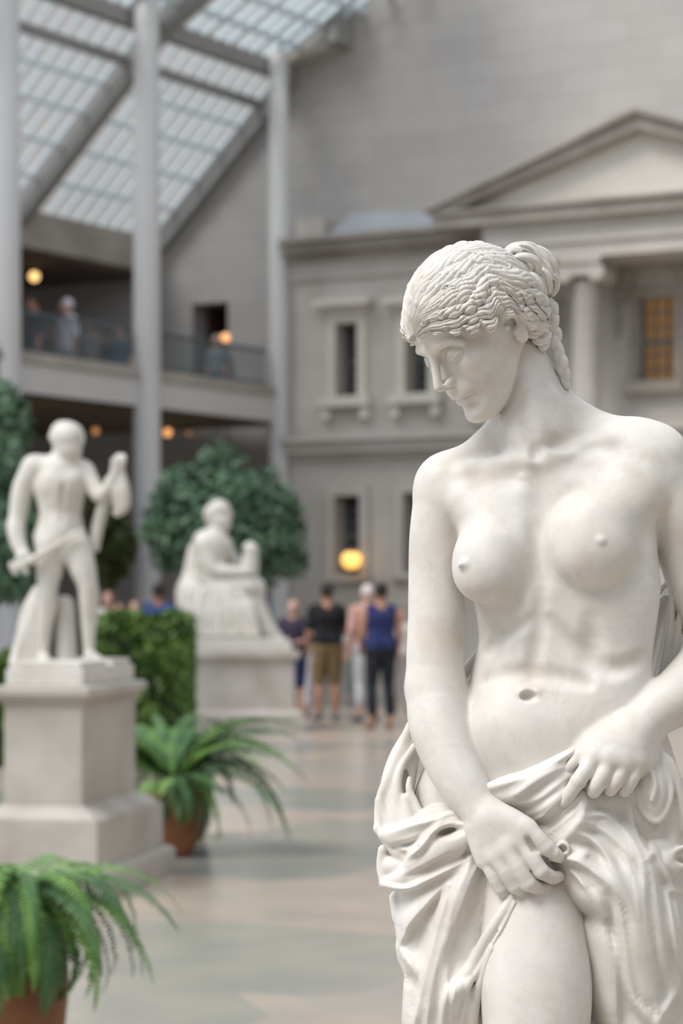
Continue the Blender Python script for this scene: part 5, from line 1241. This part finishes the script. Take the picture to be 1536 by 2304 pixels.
def hedge(x0, x1, y0, y1, z1, n, label, seed):
    e = empty('clipped_hedge', ((x0 + x1) / 2, (y0 + y1) / 2, 0)); tag(e, label, 'hedge', 'clipped hedges'); r = np.random.default_rng(seed)
    c = r.uniform([x0, y0, .02], [x1, y1, z1], (n, 3)); f = r.integers(0, 3, n); c[f == 0, 1] = y0 + r.uniform(-.02, .08, (f == 0).sum()); c[f == 1, 2] = z1 + r.uniform(-.1, .05, (f == 1).sum()); c[f == 2, 0] = np.where(r.random((f == 2).sum()) < .5, x0, x1)
    c[:, 2] -= .10 * (1 + np.sin(c[:, 0] * 9 + 2 * np.sin(c[:, 1] * 7))) * (c[:, 2] > z1 * .75); c[:, 1] += .09 * np.sin(c[:, 0] * 8 + c[:, 2] * 6) * (f != 1)
    t = r.normal(size=(n, 3)); t /= np.linalg.norm(t, axis=1)[:, None]; b = np.cross(t, r.normal(size=(n, 3))); b /= np.linalg.norm(b, axis=1)[:, None]; s_ = .068 * r.uniform(.6, 1.3, n)[:, None]
    obj('foliage', np.stack([c - t * s_, c - b * s_ * .5, c + t * s_, c + b * s_ * .5], 1).reshape(-1, 3), np.arange(4 * n).reshape(-1, 4), HEDM, e)
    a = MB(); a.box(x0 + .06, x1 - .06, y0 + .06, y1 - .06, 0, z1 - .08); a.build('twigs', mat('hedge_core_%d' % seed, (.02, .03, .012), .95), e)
hedge(px(215, 0, 22)[0], px(418, 0, 22)[0], 22, 23.0, 1.33, 9000, 'clipped green hedge between the two statue pedestals', 1)
hedge(px(-120, 0, 20)[0], px(14, 0, 20)[0], 20, 20.8, .98, 3000, 'low hedge at the left edge behind the tall pedestal', 2)
# ================================================================== VISITORS
SKIN = {'tan': mat('skin_tan', (.42, .22, .14), .6), 'light': mat('skin_light', (.55, .33, .26), .6), 'brown': mat('skin_brown', (.25, .12, .075), .6)}
CL = {}
def cloth(c):
    if c not in CL: CL[c] = mat('cloth_%02d' % len(CL), c, .85, tuple(min(1, x * 1.25 + .01) for x in c), 12)
    return CL[c]
def person(loc, rz, H, label, skin='tan', hair=(.02, .015, .012), top=(.01, .01, .012), bot=(.02, .02, .025), shoes=(.08, .08, .09), sleeve=.5, legs=.45, arms=(0, 0), bun=False, strap=False, group='visitors in the court'):
    e = empty('person', loc, rz); tag(e, label, 'person', group); k = H / 1.72
    def J(L): return [(a * k, b * k, c * k, r * k) for a, b, c, r in L]
    def mk(name, s, h, m_):
        V, F = s.mesh(h, 3); V = V; o = obj(name, V, F[:, ::-1].copy(), m_, e, True, world=False); return o
    b = Sculpt(); HC_ = (0, .01 * k, 1.60 * k)
    b.ell(HC_, (.073 * k, .092 * k, .105 * k), .02); b.ell((0, .035 * k, 1.555 * k), (.055 * k, .06 * k, .07 * k), .02)
    b.chain(J([(0, .10, 1.60, .012), (0, .118, 1.575, .013)]), .015); b.chain(J([(-.02, .095, 1.535, .008), (.02, .095, 1.535, .008)]), .008)
    for sx in (-1, 1): b.ell((sx * .074 * k, 0, 1.59 * k), (.012 * k, .018 * k, .03 * k), .008); b.ell((sx * .03 * k, .086 * k, 1.612 * k), (.014 * k, .008 * k, .008 * k), .006, 's')
    b.chain(J([(0, -.01, 1.40, .062), (0, .0, 1.52, .052)]), .03)
    T = [[(-.13, 0, 1.40, .055), (.13, 0, 1.40, .055)], [(-.06, 0, 1.30, .105), (.06, 0, 1.30, .105)], [(-.06, .01, 1.16, .095), (.06, .01, 1.16, .095)], [(-.07, 0, 1.02, .105), (.07, 0, 1.02, .105)], [(-.08, 0, .92, .105), (.08, 0, .92, .105)]]
    for t in T: b.chain(J(t), .06)
    for sx, fw in ((-1, arms[0]), (1, arms[1])):
        sh = np.array((sx * .175, 0, 1.38)); el_ = sh + (sx * .055, -.02 + .10 * min(fw, 1), -.27 + .03 * fw); wr = el_ + (sx * .01 - sx * .09 * fw, .05 + .17 * fw, -.24 + .24 * fw)
        A_ = [(*sh, .052), (*((sh + el_) / 2), .046), (*el_, .038), (*((el_ + wr) / 2), .036), (*wr, .025)]; b.chain(J(A_), .02)
        d = (wr - el_) / np.linalg.norm(wr - el_); pa = wr + d * .07; b.chain(J([(*wr, .024), (*pa, .030)]), .012)
        fwd = np.array((0, 1., 0)) if abs(d[1]) < .7 else np.array((1., 0, 0))
        for q, ln in enumerate((.068, .078, .072, .056)):
            o_ = pa + fwd * (q - 1.5) * -.019; t1 = o_ + d * ln * .55; t2 = t1 + (d * .8 + np.array((-sx * .5, 0, 0))) * ln * .5; b.chain(J([(*o_, .0095), (*t1, .009), (*t2, .0075)]), .003)
        o_ = wr + d * .03 + fwd * .025; b.chain(J([(*o_, .012), (*(o_ + d * .03 + fwd * .03), .010), (*(o_ + d * .06 + fwd * .035), .008)]), .006)
        if sx == -1: AL = [A_]
        else: AL.append(A_)
    LG = []
    for sx in (-1, 1):
        lg = [(sx * .085, 0, .88, .088), (sx * .095, .01, .66, .070), (sx * .10, .015, .48, .052), (sx * .105, -.015, .33, .054), (sx * .11, -.01, .10, .034)]; LG.append(lg); b.chain(J(lg), .03)
        b.chain(J([(sx * .11, -.03, .045, .032), (sx * .12, .06, .035, .034), (sx * .125, .13, .026, .026)]), .02)
    mk('body', b, .0095 * k, SKIN[skin])
    h = Sculpt(); h.ell((0, -.012 * k, 1.625 * k), (.084 * k, .098 * k, .096 * k), .02); h.ell((0, .10 * k, 1.55 * k), (.075 * k, .075 * k, .10 * k), .015, 's')
    if bun: h.chain(J([(0, -.10, 1.68, .035), (0, -.12, 1.69, .04)]), .02)
    mk('hair', h, .011 * k, cloth(hair))
    s = Sculpt()
    for t in T[:4]: s.chain(J([(a, b_, c, r + .014) for a, b_, c, r in t]), .06)
    s.chain(J([(-.08, 0, .96, .115), (.08, 0, .96, .115)]), .05)
    if sleeve > 0:
        for A_ in AL:
            a = spline(np.array(A_), 4); n_ = max(2, int(len(a) * sleeve)); s.chain(J([(x, y, z, r + .018) for x, y, z, r in a[:n_]]), .02)
    s.chain(J([(-.1, 0, .84, .15), (.1, 0, .84, .15)]), .01, 's')
    mk('shirt', s, .012 * k, cloth(top))
    s = Sculpt(); s.chain(J([(-.08, 0, .93, .122), (.08, 0, .93, .122)]), .05)
    for lg in LG:
        a = spline(np.array(lg), 5); n_ = max(2, int(len(a) * legs)); s.chain(J([(x, y, z, r + (.028 if legs < .7 else .012)) for x, y, z, r in a[:n_]]), .02)
    mk('shorts' if legs < .6 else 'trousers', s, .012 * k, cloth(bot))
    for sx in (-1, 1):
        s = Sculpt(); s.chain(J([(sx * .11, -.035, .048, .040), (sx * .12, .06, .040, .042), (sx * .126, .14, .034, .034)]), .02); mk('shoe', s, .011 * k, cloth(shoes))
    return e
PI = math.pi
def at(u, Y, z=0): return ((u - 768) / FPX * Y, Y, z)
person(at(735, 27.5), .15, 1.705, 'man seen from behind in black T-shirt and khaki shorts, standing right of the low pedestal', 'tan', top=(.006, .006, .008), bot=(.17, .115, .055), shoes=(.10, .11, .13), sleeve=.45, legs=.52, arms=(.1, .6))
person(at(856, 25.8), .2, 1.70, 'woman seen from behind in navy tank top and black leggings, nearest the foreground statue', 'tan', top=(.012, .02, .09), bot=(.006, .008, .013), shoes=(.22, .10, .07), sleeve=0, legs=.93, arms=(.35, .2), bun=True)
person(at(660, 28.0), PI - .2, 1.50, 'bald person facing the camera in dark navy and black shorts, beside the low pedestal edge', 'light', hair=(.45, .26, .20), top=(.03, .02, .04), bot=(.012, .025, .08), sleeve=.6, legs=.5, arms=(.9, .8))
person(at(706, 28.6), PI, 1.26, 'small child in white top and pale trousers, half hidden behind the man in black', 'light', top=(.62, .62, .68), bot=(.55, .54, .60), sleeve=.6, legs=.9)
person(at(826, 27.2), .4, 1.69, 'pale haired person in pink top, half hidden behind the navy tank top', 'light', hair=(.55, .47, .46), top=(.50, .28, .24), bot=(.45, .44, .46), sleeve=.5, legs=.9)
person(at(804, 31.5), PI, 1.36, 'child in white top and green trousers between the black and navy tops', 'light', hair=(.5, .5, .5), top=(.55, .58, .60), bot=(.16, .26, .20), sleeve=.5, legs=.9)
person(at(903, 29.5), PI, 1.40, 'person in pale pink shirt and grey trousers beside the foreground statue arm', 'light', top=(.52, .45, .44), bot=(.34, .30, .30), sleeve=.8, legs=.9)
person(at(357, 28.4), 0, 1.72, 'person in navy shirt with dark hair, head and shoulders above the clipped hedge', 'brown', top=(.02, .045, .14), bot=(.02, .02, .03), legs=.9)
person(at(306, 28.0), 2.8, 1.50, 'person in lavender white shirt behind the clipped hedge, left of the navy shirt', 'light', hair=(.12, .08, .06), top=(.58, .55, .66), bot=(.05, .05, .06), legs=.9)
person(at(270, 28.5), PI, 1.46, 'person in mustard shirt behind the hedge, beside the male statue leg', 'tan', hair=(.10, .06, .04), top=(.42, .24, .06), bot=(.05, .05, .06), legs=.9)
person(at(243, 29.6), PI, 1.62, 'person in pale shirt behind the hedge, closest to the male statue knee', 'light', hair=(.20, .10, .08), top=(.52, .50, .48), bot=(.1, .1, .1), legs=.9)
GB = 'visitors on the balcony'
def gat(u, Y): return at(u, Y, zF)
person(gat(78, 34.9), 2.0, 1.75, 'person in black shirt behind the balcony railing at far left', 'tan', top=(.02, .02, .025), bot=(.03, .035, .05), legs=.9, group=GB)
person(gat(150, 35.9), 2.2, 1.86, 'person in white cap and white shirt behind the balcony railing', 'light', hair=(.68, .66, .70), top=(.66, .65, .72), bot=(.42, .50, .56), legs=.9, group=GB)
person(gat(120, 37.0), 2.5, 1.55, 'person in brown shirt on the balcony just left of the white shirt', 'brown', top=(.12, .08, .06), bot=(.05, .05, .05), legs=.9, group=GB)
person(gat(203, 35.6), 2.3, 1.45, 'person in grey shirt on the balcony right of the white shirt', 'brown', top=(.14, .13, .13), bot=(.03, .04, .05), legs=.9, group=GB)
person(gat(238, 37.3), 2.2, 1.5, 'person in dark blue shirt leaning near the balcony rail', 'tan', top=(.03, .05, .07), bot=(.03, .04, .05), legs=.9, arms=(.8, .8), group=GB)
person(gat(272, 36.5), 2.6, 1.5, 'person in slate shirt nearest the middle column on the balcony', 'light', top=(.08, .10, .12), bot=(.03, .05, .06), legs=.9, group=GB)
person(gat(487, 37.5), 2.6, 1.45, 'person in grey shirt standing before the upper gallery doorway', 'light', hair=(.35, .33, .32), top=(.16, .19, .20), bot=(.06, .09, .10), legs=.9, group=GB)
